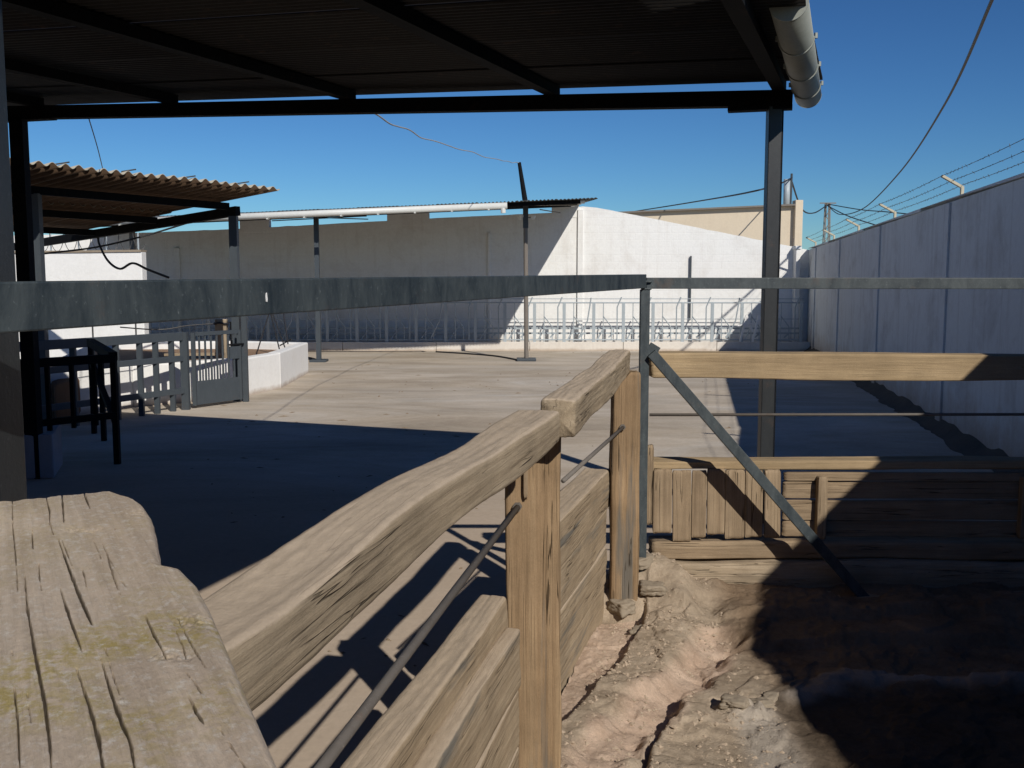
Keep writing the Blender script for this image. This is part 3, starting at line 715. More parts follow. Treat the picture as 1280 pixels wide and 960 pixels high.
cable('power_line', 'black line rising over the cream building towards the canopy column', [P(782,266,50), P(870,252,38), P(955,236,28), P(990,222,43)], 0.025, M_cable, 'power line', group=PWG)
cable('thin_wire', 'single thin wire hanging above the corrugated shed on the left', [P(111,148,10.4), P(122,185,12.5), P(130,218,14.5)], 0.006, M_wire, 'wire')

# ------------------------------------------------------------------ left background: white hut wall, trough, corrugated shed
WW = 22.6
wl = thing('white_wall', 'bright white wall behind the corrugated shed on the left with wire on top', 'wall', (P(100,400,WW).x, WW, 0))
x0_ = P(-120,400,WW).x; x1_ = P(180,400,WW).x
mb = MB(); mb.poly([(x0_,WW),(x1_,WW),(x1_,WW+0.3),(x0_,WW+0.3)], -0.05, [P(0,318,WW).z, P(178,314,WW).z, P(178,314,WW).z, P(0,318,WW).z]); mb.build('wall', M_farwhite, wl, bevel=0.02)
mb = MB(); mb.bar((x0_, WW+0.15, P(0,317,WW).z), (x1_, WW+0.15, P(178,313.5,WW).z), 0.36, 0.05); mb.build('coping', M_stone, wl)
for k, px in enumerate((60,95,130,170)):
    z = P(px,314,WW).z; X = P(px,314,WW).x; MB().tube([(X,WW+0.15,z-0.02),(X,WW+0.15,z+0.42)], 0.02, 6).build('stake', M_galv, wl)
rw = MB()
for k in range(260):
    u = k/260; X = P(20,314,WW).x+(x1_-P(20,314,WW).x)*u; an = u*2*math.pi*9
    rw.v.append(V(X, WW+0.15+0.12*math.cos(an), P(100,315,WW).z+0.22+0.2*math.sin(an)))
pts_ = rw.v; rw = MB().tube(pts_, 0.008, 4); rw.build('razor_wire', M_wire, wl)

tr = thing('water_trough', 'white walled basin beside the gate with brown silt inside', 'trough', (-5, 18, 0))
RZ = 0.66
A = G(305,448,RZ); B = G(350,441,RZ); C_ = G(385,428,RZ); D = G(310,426,RZ); E = G(120,427,RZ); Fp = G(20,470,RZ); Gp = G(165,457,RZ); H_ = G(240,452,RZ)
ring = [Gp, H_, A, B, C_, D, E, Fp]
cen = V(-7.2, 18.6, 0)
def inset(p, d=0.24):
    v = V(cen.x-p.x, cen.y-p.y, 0).normalized(); return V(p.x+v.x*d, p.y+v.y*d, p.z)
for i in range(len(ring)):
    p, q = ring[i], ring[(i+1) % len(ring)]; pi, qi = inset(p), inset(q)
    MB().poly([(p.x,p.y),(q.x,q.y),(qi.x,qi.y),(pi.x,pi.y)], -0.05, RZ+0.003*(i % 2)).build('basin_wall', M_trough, tr, bevel=0.025)
MB().poly([tuple(inset(p, 0.2)[:2]) for p in ring], 0.0, 0.50).build('silt', wash('brown_silt', (0.30,0.20,0.13), (0.14,0.09,0.06), course=False), tr)
# brown low wall at the left in shade
bb = thing('brown_block', 'dark brown rendered low wall in the shade behind the black railing', 'wall', tuple(G(120,515)))
p0 = G(60,535); p1 = G(172,497.5)
mb = MB(); mb.poly([(p0.x,p0.y+0.25),(p1.x-0.35,p1.y),(p1.x-0.7,p1.y+0.6),(p0.x-0.35,p0.y+0.9)], 0, 0.56); mb.build('wall', M_brownwall, bb, bevel=0.05)

# old wooden gatepost with wire
wp = G(278,487); wp = V(wp.x, wp.y, 0)
gp_ = thing('wooden_gatepost', 'thick old grey wooden post behind the gate with rope round its top', 'post', tuple(wp))
timber('post', wp, V(wp.x+0.03, wp.y, P(276,399,wp.y).z), 0.2, 0.2, M_rail, gp_, seed=4, nx=60, rnd=0.05, wob=0.02)
tz = P(276,404,wp.y).z
MB().tube([V(wp.x+0.02+0.125*math.cos(t_), wp.y+0.125*math.sin(t_), tz+0.01*math.sin(3*t_)) for t_ in [k*math.pi/8 for k in range(17)]], 0.02, 6).build('rope', M_cable, gp_)
MB().bar(V(wp.x+0.2, wp.y+0.1, 0.2), V(wp.x+0.2, wp.y+0.1, tz+0.02), 0.09, 0.09).build('steel_stake', M_dark_steel, gp_)
for k, (dx, dz) in enumerate(((-0.1,0.55),(0.05,0.35))):
    MB().bar(V(wp.x-0.9+dx, wp.y-0.1, dz+0.1), V(wp.x+0.1, wp.y-0.2, dz+0.12), 0.06, 0.05).build('cross_stick', M_rail, gp_)
cable('slack_wire', 'thin slack wire running left from the old wooden gatepost', [V(wp.x,wp.y,tz), P(235,407,wp.y-0.5), P(200,412,wp.y-0.8), P(150,409,wp.y-1)], 0.012, M_wire, 'wire')
# bent rods standing in the trough
rd = thing('rod_tripod', 'thin dark rods propped together inside the white basin', 'rods', tuple(P(350,440,20)))
for a_, b_ in (((338,390),(350,440)),((340,390),(357,437)),((336,392),(322,438)),((354,388),(360,430)),((350,432),(364,424))):
    MB().tube([P(a_[0],a_[1],20.2), P(b_[0],b_[1],19.9)], 0.014, 5).build('rod', M_cable, rd)

# corrugated fibre-cement shed
Q = P(350, 239, 15.8); dd = V(-0.8, 0.6, 0); ee = V(-0.6, -0.8, 0)
sh = thing('corrugated_shed', 'open shed on the left roofed with wavy beige fibre cement sheets', 'shed', (Q.x, Q.y, 0))
E1 = Q + ee*6.2 + V(0,0,0.06); xd = (E1-Q).normalized(); yd = (dd + V(0,0,-0.075)).normalized()
pitch = 0.177; wsh = pitch*6
msf = corr_mesh(3.0, wsh+0.02, pitch, 0.028, 0.008, 10); msf.materials.append(M_fibre); msf.materials.append(M_fibre_shaded)
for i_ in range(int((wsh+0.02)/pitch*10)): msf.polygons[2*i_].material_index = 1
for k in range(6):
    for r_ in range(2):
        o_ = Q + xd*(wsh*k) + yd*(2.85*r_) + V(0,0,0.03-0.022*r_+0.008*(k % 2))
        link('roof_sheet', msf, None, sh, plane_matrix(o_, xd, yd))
for t_ in (1.17, 3.17, 5.16):
    p0 = Q + dd*t_ + V(0,0,-0.10-0.078*t_); p1 = p0 + (E1-Q)
    MB().bar(p0+xd*0.1, p1, 0.08, 0.11).build('purlin', M_dark_steel, sh)
c0 = Q + dd*1.17
b0 = V(c0.x, c0.y, P(297,264,c0.y).z); b1 = b0 + dd*7.2 + V(0,0,-0.44)
MB().bar(b0-dd*0.12, b1, 0.1, 0.15).build('beam', M_dark_steel, sh)
MB().bar((c0.x,c0.y,0), (c0.x,c0.y,b0.z-0.08), 0.13, 0.13).build('column', M_grey_steel, sh)
c1 = c0 + ee*3.3
MB().bar((c1.x,c1.y,0), (c1.x,c1.y,b0.z+0.06), 0.12, 0.12).build('column', M_grey_steel, sh)
MB().bar(V(c1.x,c1.y,b0.z+0.0), V(c1.x,c1.y,b0.z-0.38)+dd*6.5, 0.1, 0.15).build('beam', M_dark_steel, sh)
for k in range(5):
    p = Q + xd*(0.75+k*0.95)+V(0,0.1,0.07); MB().tube([p+V(-0.1,0,-0.01), p+V(0.1,0,0.02)], 0.01, 5).build('hook_bolt', M_wire, sh)
cable('shed_cable', 'black cable looping down under the corrugated shed roof', [P(123,293,19), P(124,305,19), P(135,326,18.8), P(150,336,18.6), P(166,329,18.4), P(185,337,18.2), P(211,347,18)], 0.022, M_cable)
cable('shed_cable', 'long thin cable following the shed beam across to the column', [P(55,317,17), P(120,309,18), P(180,295,18.5), P(240,277,18.5), P(293,262,17.6)], 0.018, M_cable)

# ------------------------------------------------------------------ grey steel fence and gate
fp = [G(62,548), G(150,521.5), G(172,519), G(192,516), G(212,512.5), G(234,511)]
gf = thing('steel_fence', 'blue grey steel post and rail fence left of the gate', 'fence', tuple(fp[2]))
f0 = G(50,556); f1 = G(233,512); f0 = V(f1.x-1.55, f1.y-2.9, 0)
def on(px): # point on the fence line seen at px
    k = (px-640)/F
    d = f1-f0; t_ = (k*f0.y-f0.x)/(d.x-k*d.y); return f0+d*t_
HZ = 1.20
for z0_, z1_, nm in ((HZ-0.06, 0.13, 'top_rail'), (0.80, 0.09, 'middle_rail'), (0.30, 0.09, 'bottom_rail')):
    MB().bar(f0+V(0,0,z0_), f1+V(0,0,z0_), 0.05, z1_).build(nm, M_grey_steel, gf, bevel=0.006)
for px in (88, 112, 142, 172, 192, 212):
    p = on(px); MB().bar(p+V(0,0.045,0), p+V(0,0.045,HZ-0.1), 0.075, 0.06).build('post', M_grey_steel, gf)
MB().bar(f1, f1+V(0,0,HZ), 0.11, 0.1).build('end_post', M_grey_steel, gf)
for px in (170, 116):
    p = on(px); MB().tube([p+V(0,0,HZ), p+V(0,0,HZ+0.28)], 0.012, 5).build('wire_stake', M_wire, gf)
a_ = on(70); b_ = on(230); MB().tube([a_+V(0,0,HZ+0.18), on(150)+V(0,0,HZ+0.2), b_+V(0,0,HZ+0.2)], 0.008, 4).build('wire', M_wire, gf)

g0 = f1+V(0.1,0.12,0); g1 = G(301,503)
gt = thing('steel_gate', 'small blue grey barred gate with solid lower panel, slightly ajar', 'gate', tuple(g0))
gd = (g1-g0); gl = gd.length; gd.normalize(); gu = V(0,0,1)
def gpnt(u, z): return g0+gd*u*gl+V(0,0,z)
MB().bar(gpnt(0,0.05), gpnt(0,1.19), 0.06, 0.05).build('stile', M_grey_steel, gt)
MB().bar(gpnt(1,0.05), gpnt(1,1.19), 0.06, 0.05).build('stile', M_grey_steel, gt)
MB().bar(gpnt(0.03,1.165), gpnt(0.97,1.165), 0.045, 0.06).build('top_rail', M_grey_steel, gt)
MB().bar(gpnt(0.03,0.24), gpnt(0.97,0.24), 0.03, 0.37).build('panel', M_grey_steel, gt)
for k in range(1, 8):
    MB().tube([gpnt(k/8,0.42), gpnt(k/8,1.14)], 0.017, 6).build('bar', M_grey_steel, gt)
lkb = MB().bar(gpnt(0.76,0.83), gpnt(0.97,0.83), 0.06, 0.2).build('lock_box', M_grey_steel, gt)
MB().tube([gpnt(0.8,0.96)+V(0,-0.06,0), gpnt(1.12,0.96)+V(0,-0.06,0)], 0.018, 6).build('bolt', M_dark_steel, lkb)
g2 = g1+gd*0.12; ps = tag(MB().bar(V(g2.x,g2.y,0), V(g2.x,g2.y,1.75), 0.08, 0.08).build('gate_post', M_grey_steel, None), 'tall slim blue grey post that the barred gate closes against', 'post')

# ------------------------------------------------------------------ dark stair railing and plinth
pl = G(68,598); pz = 0.45
pt = tag(MB().poly([(pl.x-1.6, pl.y-0.35), (pl.x, pl.y), (pl.x-0.25, pl.y+0.75), (pl.x-1.8, pl.y+0.4)], 0, pz).build('plinth', M_plinth, None, bevel=0.015), 'low pale blue painted plinth in deep shade at the left edge', 'plinth')
Pp = G(147,580); R_ = G(129,540); Lq = V(Pp.x-1.05, Pp.y-1.75, 0)
dr = thing('stair_railing', 'black tubular stair railing in deep shade in front of the grey fence', 'railing', tuple(Pp))
TZ = 1.18
def rb(a, b, z0, z1, w, nm): MB().bar(V(a.x,a.y,z0), V(b.x,b.y,z1), w, w).build(nm, M_dark_steel, dr)
Lq = V(P(10,459,9.9).x, 9.9, 0)
rb(Lq, Pp, TZ-0.02, TZ-0.02, 0.09, 'top_rail'); rb(Lq, Pp, 0.54, 0.54, 0.07, 'lower_rail'); 
R2 = G(122,548); rb(Pp, V(P(113,430,12.9).x,12.9,0), TZ, TZ+0.02, 0.09, 'return_rail')
rb(V(P(113,430,12.9).x,12.9,0), Pp, 0.95, 0.45, 0.06, 'diagonal_rail')
q = V(P(113,430,12.9).x,12.9,0); MB().bar(q, q+V(0,0,TZ), 0.055, 0.055).build('post', M_dark_steel, dr)
MB().bar(Pp, Pp+V(0,0,TZ), 0.06, 0.06).build('post', M_dark_steel, dr)
for px, Y_ in ((128,12.3),):
    x = P(px,500,Y_).x; MB().bar(V(x,Y_,0), V(x,Y_,TZ), 0.055, 0.055).build('post', M_dark_steel, dr)
for t_ in (0.12, 0.35, 0.58, 0.80):
    p = Lq.lerp(Pp, t_); MB().bar(V(p.x,p.y,0.45), V(p.x,p.y,TZ-0.05), 0.04, 0.04).build('baluster', M_dark_steel, dr)

# ------------------------------------------------------------------ near canopy
CR = P(962, 350, 8.1); CR.z = 0; vl = V(-0.966, 0.259, 0)
kk = (33-640)/F*0.995; t_ = (CR.x - kk*CR.y)/(kk*vl.y - vl.x); CL = CR + vl*t_
zR = P(962,124,8.1).z; zL = P(33,141,CL.y).z
u_ = V(0.345, 1.0, 0.0).normalized()
cn = thing('canopy', 'large dark steel canopy overhead with corrugated sheets and white half round gutter', 'canopy', tuple(CR))
def zb_(p):   # underside height at the front beam by position along it
    s_ = (V(p.x,p.y,0)-CR).dot(vl)/t_; return zR+(zL-zR)*s_
bl0 = V(CR.x,CR.y,zR)-vl*0.14; bl1 = V(CL.x,CL.y,zL)+vl*0.1
MB().bar(bl0-V(0,0,0.0), bl1, 0.11, 0.12).build('front_beam', M_dark_steel, cn)
MB().bar(V(CR.x,CR.y,zR-0.07)+vl*0.36, V(CR.x,CR.y,zR-0.07)-vl*0.14, 0.12, 0.03).build('bracket_plate', M_dark_steel, cn)
MB().bar(V(CL.x,CL.y,zL-0.07)+vl*0.3, V(CL.x,CL.y,zL-0.07)-vl*0.4, 0.12, 0.02).build('bracket_plate', M_dark_steel, cn)
# columns: I sections
def icol(c, z1, w, d, nm, m):
    mb = MB(); mb.box((c.x-w/2, c.y-d/2, 0), (c.x-w/2+0.012, c.y+d/2, z1)); mb.box((c.x+w/2-0.012, c.y-d/2, 0), (c.x+w/2, c.y+d/2, z1))
    mb.box((c.x-w/2+0.012, c.y-0.05, 0), (c.x+w/2-0.012, c.y-0.035, z1)); return mb.build(nm, m, cn)
MB().bar(CR, V(CR.x,CR.y,zR-0.06), 0.105, 0.11).build('column', M_col_steel, cn, bevel=0.006)
MB().bar(V(CR.x+0.068,CR.y+0.03,0), V(CR.x+0.068,CR.y+0.03,zR-0.06), 0.02, 0.06).build('flange', M_dark_steel, cn)
MB().bar(CL, V(CL.x,CL.y,zL+0.02), 0.13, 0.12).build('column', M_dark_steel, cn)
drop = 0.036
def along(s_, back):      # point on roof underside: s_ metres left of the right column, back metres towards the camera
    p = CR + vl*s_ - u_*back; z = zR+(zL-zR)*s_/t_ + 0.06 - drop*back; return V(p.x,p.y,z)
purl = []
for px in (966, 690, 441, 224, 60, -150):
    k = (px-640)/F; s_ = (CR.x-k*CR.y)/(k*vl.y-vl.x); purl.append(s_)
for s_ in purl:
    a_ = along(s_, -0.04)+V(0,0,0.04); b_ = along(s_, 9.2)+V(0,0,0.04)
    MB().bar(a_, b_, 0.10, 0.08).build('purlin', M_dark_steel, cn)
# second cross beam far overhead
a_ = along(-0.3, 8.6)+V(0,0,-0.06); b_ = along(7.6, 8.6)+V(0,0,-0.06); MB().bar(a_, b_, 0.1, 0.12).build('rear_beam', M_dark_steel, cn)
# corrugated sheets, flutes run left-right
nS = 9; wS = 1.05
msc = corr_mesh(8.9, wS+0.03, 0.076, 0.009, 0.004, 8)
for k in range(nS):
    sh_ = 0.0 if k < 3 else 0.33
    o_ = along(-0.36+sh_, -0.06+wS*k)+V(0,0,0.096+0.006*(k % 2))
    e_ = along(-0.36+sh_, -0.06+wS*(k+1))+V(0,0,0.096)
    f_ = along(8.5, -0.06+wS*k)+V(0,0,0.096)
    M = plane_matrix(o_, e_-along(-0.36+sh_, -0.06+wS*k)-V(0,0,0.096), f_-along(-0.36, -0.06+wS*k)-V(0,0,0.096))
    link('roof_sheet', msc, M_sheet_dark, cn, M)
# gutter
gf0 = P(1010, 118, 8.25); gn = P(986, 2, 5.6); gdir = (gf0-gn).normalized()
def gutter(p0, p1, r, wall=0.004):
    M, L = frame(p0, p1); mb = MB(); n = 20; vs = []; fs = []
    for x in (0, L):
        for rr in (r, r-wall):
            for k in range(n+1):
                a = math.pi + math.pi*k/n*1.0; vs.append(M @ V(x, rr*math.cos(a), rr*math.sin(a)*1.0))
    m = n+1
    for k in range(n):
        fs.append((k, k+1, 2*m+k+1, 2*m+k)); fs.append((m+k, 3*m+k, 3*m+k+1, m+k+1))
        fs.append((k, m+k, m+k+1, k+1)); fs.append((2*m+k, 2*m+k+1, 3*m+k+1, 3*m+k))
    fs.append((0, 2*m, 3*m, m)); fs.append((n, m+n, 3*m+n, 2*m+n)); mb.add(vs, fs); return mb
RG = 0.105
gt_ = V(0,0,0.0)
gut = gutter(gn+gt_, gf0+gt_, RG).build('gutter', M_gutter_shaded, cn, True)
for p, sgn in ((gn, -1), (gf0, 1)):
    M, L = frame(gn+gt_, gf0+gt_); n = 20; vs = []; x = -0.006 if sgn < 0 else (gf0-gn).length+0.006
    for xx in (x, x+0.008*sgn):
        vs += [M @ V(xx, RG*1.02*math.cos(math.pi+math.pi*k/n), RG*1.02*math.sin(math.pi+math.pi*k/n)) for k in range(n+1)]
    fs = [tuple(range(n+1)), tuple(range(n+1, 2*n+2))[::-1]] + [(k, k+1, n+2+k, n+1+k) for k in range(n)] + [(0, n+1, 2*n+1, n)]
    mb = MB(); mb.add(vs, fs); mb.build('end_cap', M_gutter_shaded, gut)
for u in (0.30, 0.60, 0.85):
    c = gn.lerp(gf0, u)+gt_; M, L = frame(c-gdir*0.012, c+gdir*0.012)
    vs = [M @ V(x, (RG+dr_)*math.cos(math.pi+math.pi*k/16), (RG+dr_)*math.sin(math.pi+math.pi*k/16)) for x in (0, 0.024) for dr_ in (0.001, 0.008) for k in range(17)]
    m = 17; fs = []
    for k in range(16): fs += [(k,k+1,2*m+k+1,2*m+k),(m+k,3*m+k,3*m+k+1,m+k+1),(k,m+k,m+k+1,k+1),(2*m+k,2*m+k+1,3*m+k+1,3*m+k)]
    mb = MB(); mb.add(vs, fs)
    for sy in (-1, 1):
        q = M @ V(0.012, sy*(RG+0.012), 0.0); mb.tube([q-V(0,0,0.012), q+V(0,0,0.02)], 0.012, 6)
    mb.build('bracket', M_gutter_shaded, gut)

lb = thing('added_left_blocker', 'unseen dark wall added beyond the left edge to block sky light', 'building', (-8.2, 0, 0))
MB().box((-8.4, -8, -0.05), (-8.2, 9.2, 4.6)).build('wall', M_brownwall, lb)  # unseen blocker, added to darken the space under the canopy
# near left column of the canopy, right beside the camera
nc = V(-0.905, 1.68, 0)
o = MB().bar(nc, V(nc.x, nc.y, 3.9), 0.10, 0.10).build('near_column', M_col_steel, None, bevel=0.006)
tag(o, 'speckled steel column at the left edge of the picture, behind the long rail', 'column')

# ------------------------------------------------------------------ steel railing round the pen
st = thing('steel_railing', 'blue grey box steel rail at eye level with corner post and slanting brace', 'railing', (0.72, 5.4, 0))
cP = P(803, 500, 5.4); cX = cP.x
rY0 = 0.35; dirr = V(0.372, 1, 0)
pc = P(801, 351, 5.33); z_r = 1.9895
pa = V(pc.x-0.372*(5.33-rY0), rY0, 1.9605-0.0085*(1.45-rY0))
o_rail = MB().bar(pa, V(pc.x+0.01, 5.36, 1.9935), 0.05, 0.074).build('long_rail', M_rail_steel, st, bevel=0.003)
MB().bar(V(cX,5.36,0.35), V(cX,5.36,1.95), 0.05, 0.05, ).build('corner_post', M_rail_steel, st, bevel=0.003)
MB().bar(V(pc.x+0.035,5.385,1.983), V(5.0,5.385,1.98), 0.05, 0.06).build('cross_rail', M_rail_steel, st, bevel=0.003)
ba = P(814,441,5.33); bb_ = P(1088,756,5.33)
MB().bar(ba, bb_, 0.055, 0.055).build('brace', M_rail_steel, st, bevel=0.003)
MB().bar(V(cX+0.02,5.345,ba.z+0.03), V(cX+0.07,5.345,ba.z+0.0), 0.02, 0.06).build('gusset', M_rail_steel, st)
for q in (V(cX, 5.34, 1.952), V(pc.x+0.03, 5.352, 1.99), V(cX+0.03, 5.345, ba.z+0.01)):
    mb = MB()
    for k in range(9): mb.tube([q+V((k-4)*0.006, -0.004, 0.001*(k % 2)), q+V((k-4)*0.006+0.007, -0.004, 0.001*(k % 3))], 0.006, 6)
    mb.build('weld', M_rail_steel, st)
mb = MB(); mb.bar(V(2.78,5.34,1.985), V(2.95,5.34,1.985), 0.012, 0.05); mb.build('splice_plate', M_rail_steel, st, bevel=0.003)
# chipped white paint fleck on the long rail
k = (321-640)/F*1.0; yy = (pc.x-0.372*5.33)/(k*1.0-0.372); M_fleck = wash('white_paint_fleck', (0.85,0.85,0.85), (0.7,0.7,0.7), False)
nrm = V(0.9373,-0.3486,0); c = V(pc.x-0.372*(5.33-yy), yy, 1.965)+nrm*0.0265
fl_ = [(-0.001,-0.009),(0.002,-0.010),(0.003,-0.004),(0.002,0.002),(0.001,0.009),(-0.001,0.007),(-0.002,0.0)]
mb = MB(); al = V(0.3486,0.9373,0); mb.slab([c+al*x+V(0,0,z) for x, z in fl_], -nrm*0.004); mb.build('paint_chip', M_fleck, o_rail)

# ------------------------------------------------------------------ wooden fence on the left of the pen
wf = thing('timber_fence', 'weathered fence of old sleepers running away from the camera in sunlight', 'fence', (0.1, 3.3, 0))
# upper rail, section 1 : top at z 1.60
ZT = 1.60
def lerp(a, b, t): return a+(b-a)*t
r0 = G(288,792,ZT); r1 = G(697,512,ZT)          # right top edge
d1 = V(r1.x-r0.x, r1.y-r0.y, 0).normalized(); nl = V(-d1.y, d1.x, 0)   # to the left
cw = 0.125
s0 = r0 - d1*0.45 + nl*cw/2 + V(0,0,-0.056); s1 = r1 + nl*cw/2 + V(0,0,-0.056)
def railmod(v):
    # sags, knots and a waisted far end
    x = v.x; w_ = 1 + 0.10*math.sin(x*5.1+0.5) + 0.05*math.sin(x*11)
    return V(x, v.y*(1.0+0.10*math.sin(x*3.3)), v.z*(1+0.05*math.sin(x*6.3+1)) + 0.008*math.sin(x*4.4+2))
timber('rail', s0, s1, cw, 0.106, M_rail, wf, seed=1, nx=420, side=40, rnd=0.013, wob=0.008, rough=0.0016, crack=0.0, mod=railmod)
# upper rail, section 2
l0 = G(674,500,1.62); l1 = G(752,443,1.62); d2 = V(l1.x-l0.x, l1.y-l0.y, 0).normalized(); n2 = V(d2.y, -d2.x, 0)
e0 = l0+n2*0.058+d2*0.04+V(0,0,-0.062); e1 = e0+d2*2.23+n2*0.012
timber('rail', e0, e1, 0.118, 0.125, M_rail, wf, seed=6, nx=300, side=34, rnd=0.014, wob=0.009, rough=0.0025, crack=0.003, cf=10)
# post 1
def post1(v):
    return v
a1 = P(666, 540, 3.38)
timber('post', V(a1.x, 3.40, 0.0), V(a1.x, 3.40, 1.475), 0.188, 0.14, M_post, wf, seed=3, nx=260, side=30, rnd=0.01, wob=0.008, rough=0.0015, crack=0.005, cf=16)
# post 2 with a chamfered top
H2 = 1.52; z20 = 0.2
def post2(v):
    x = v.x; lim = H2-z20-0.0; side = -(v.y)   # local y points to -X
    t_ = max(0, (v.y+0.02))*1.1
    if x > lim - t_: v = V(lim-t_, v.y, v.z)
    return v
a2 = P(781, 600, 5.22)
timber('post', V(a2.x, 5.24, z20), V(a2.x, 5.24, H2), 0.145, 0.13, M_post, wf, seed=8, nx=220, side=26, rnd=0.012, wob=0.01, rough=0.0015, crack=0.006, mod=post2, cf=14)
# batten nailed on post 1
q = P(657, 590, 3.31)
MB().bar(V(q.x,3.325,1.36), V(q.x,3.325,1.485), 0.014, 0.014).build('batten', M_plank, wf, bevel=0.004)
timber('batten', V(q.x,3.318,1.26), V(q.x,3.318,1.47), 0.016, 0.014, M_plank, wf, seed=2, nx=20, side=6, rnd=0.004, wob=0.001, crack=0, rough=0.0005)
# tie rods
ra = P(648,633,3.33); rb_ = G(400,962,1.245)
rod1 = MB().tube([V(ra.x,3.335,ra.z), rb_, rb_+(rb_-ra)*0.5], 0.0105, 10).build('tie_rod', M_rod, wf, True)
ra2 = P(779,534,5.17); rb2 = P(704,601,3.6)
rod2 = MB().tube([ra2, rb2], 0.009, 8).build('tie_rod', M_rod, wf, True)
for p_, pr_ in ((V(ra.x,3.325,ra.z), rod1), (ra2, rod2)): MB().tube([p_+V(0,0.02,0), p_+V(-0.005,-0.012,0)], 0.016, 6).build('rod_nut', M_rod, wf)
# lower boards section 1: thick top sleeper + outer plank
b0 = G(601,741,0.95); b1 = G(421,962,0.95); db = V(b0.x-b1.x, b0.y-b1.y, 0).normalized(); nb_ = V(db.y,-db.x,0)
sA = b1 - db*0.5; sB = b0+db*0.0
timber('sleeper', sA+nb_*0.05+V(0,0,-0.115), sB+nb_*0.05+V(0,0,-0.115), 0.10, 0.23, M_board, wf, seed=5, nx=320, side=34, rnd=0.014, wob=0.006, rough=0.002, crack=0.003, cf=9)
timber('sleeper', sA+nb_*0.05+V(0,0,-0.35), sB+nb_*0.05+V(0,0,-0.35), 0.09, 0.22, M_board, wf, seed=15, nx=80, side=14, rnd=0.015, wob=0.008)
timber('sleeper', sA+nb_*0.05+V(0,0,-0.58), sB+nb_*0.05+V(0,0,-0.58), 0.09, 0.22, M_board, wf, seed=16, nx=80, side=14, rnd=0.015, wob=0.008)
timber('sleeper', sA+nb_*0.05+V(0,0,-0.82), sB+nb_*0.05+V(0,0,-0.82), 0.09, 0.24, M_board, wf, seed=17, nx=80, side=14, rnd=0.015, wob=0.008)
c0_ = G(640,787,0.86); c1_ = G(530,952,0.86)
dc = V(c0_.x-c1_.x, c0_.y-c1_.y, 0).normalized(); ncp = V(dc.y,-dc.x,0)
o1 = b1-db*0.5+nb_*0.122; o2 = sB+nb_*0.122-db*0.05
for k, (zc, hh) in enumerate(((0.76,0.20),(0.555,0.20),(0.35,0.20),(0.16,0.17))):
    timber('outer_board', o1+V(0,0,zc-0.95), o2+V(0,0,zc-0.95), 0.055, hh, M_board, wf, seed=20+k, nx=220, side=22, rnd=0.012, wob=0.007, rough=0.0015, crack=0.003, cf=8)
# lower boards section 2, between the posts
q0 = G(702,640,1.0); q1 = G(757,584,1.0); dq = V(q1.x-q0.x, q1.y-q0.y, 0).normalized(); nq = V(dq.y,-dq.x,0)
S0 = q0-dq*0.42; S1 = q1+dq*0.0
hs = [(0.89,0.21),(0.684,0.203),(0.482,0.20),(0.27,0.222)]
for k, (zc, hh) in enumerate(hs):
    timber('sleeper', V(S0.x,S0.y,zc)-nq*0.045, V(S1.x,S1.y,zc)-nq*0.045-dq*(0.02*k), 0.14 - 0.01*k, hh, M_board, wf, seed=30+k, nx=240, side=26, rnd=0.012, wob=0.008, rough=0.0015, crack=0.006 if k == 0 else 0.003, cf=9)

# ------------------------------------------------------------------ plank fence across the pen
pf = thing('plank_fence', 'wooden fence crossing the pen with short upright planks under a long beam', 'fence', (2.2, 5.6, 0))
FYP = 5.62
tb0 = P(812, 456.5, FYP); tb1 = P(1300, 460, FYP)
def tbm(v):
    return V(v.x, v.y, v.z + (0.006*math.sin(v.x*3+1) if v.z < 0 else 0.002*math.sin(v.x*2)))
timber('top_beam', V(tb0.x, FYP, tb0.z), V(5.0, FYP, tb1.z-0.005), 0.15, 0.145, M_beam, pf, seed=11, nx=260, side=22, rnd=0.008, wob=0.004, rough=0.0008, crack=0.0, mod=tbm)
zt = P(1000, 576, FYP-0.04).z
timber('cap_board', V(P(808,580,FYP).x, FYP, zt-0.022), V(5.0, FYP, zt-0.015), 0.15, 0.05, M_beam, pf, seed=12, nx=200, side=18, rnd=0.01, wob=0.008, rough=0.001, crack=0.002, mod=None)
MB().tube([P(812,518.5,FYP+0.03), P(1295,517.5,FYP+0.03)+V(2,0,0)], 0.0085, 8).build('tie_rod', M_rod, pf, True)
# upright planks (px left, px right, top y, bottom y)
for k, (xa, xb, ya, yb) in enumerate([(816,839,586,666),(840.5,863,588,677),(864,882,588,672),(883,905,586,668),(906,930,587,673),(931,953,588,671),(954.5,974,587,672)]):
    Yp_ = FYP-0.085-0.006*(k % 3); pa_ = P((xa+xb)/2, yb, Yp_); pb_ = P((xa+xb)/2+1, ya, Yp_)
    wdt = (xb-xa)/F*5.72
    timber('plank', pa_, pb_, wdt, 0.022, M_plank, pf, seed=40+k, nx=40, side=10, rnd=0.003, wob=0.003, rough=0.0006, crack=0.0)
timber('end_stake', P(812.5,655,FYP-0.06), P(812.5,556,FYP-0.06), 0.04, 0.05, M_plank, pf, seed=51, nx=30, side=8, rnd=0.004, wob=0.002)
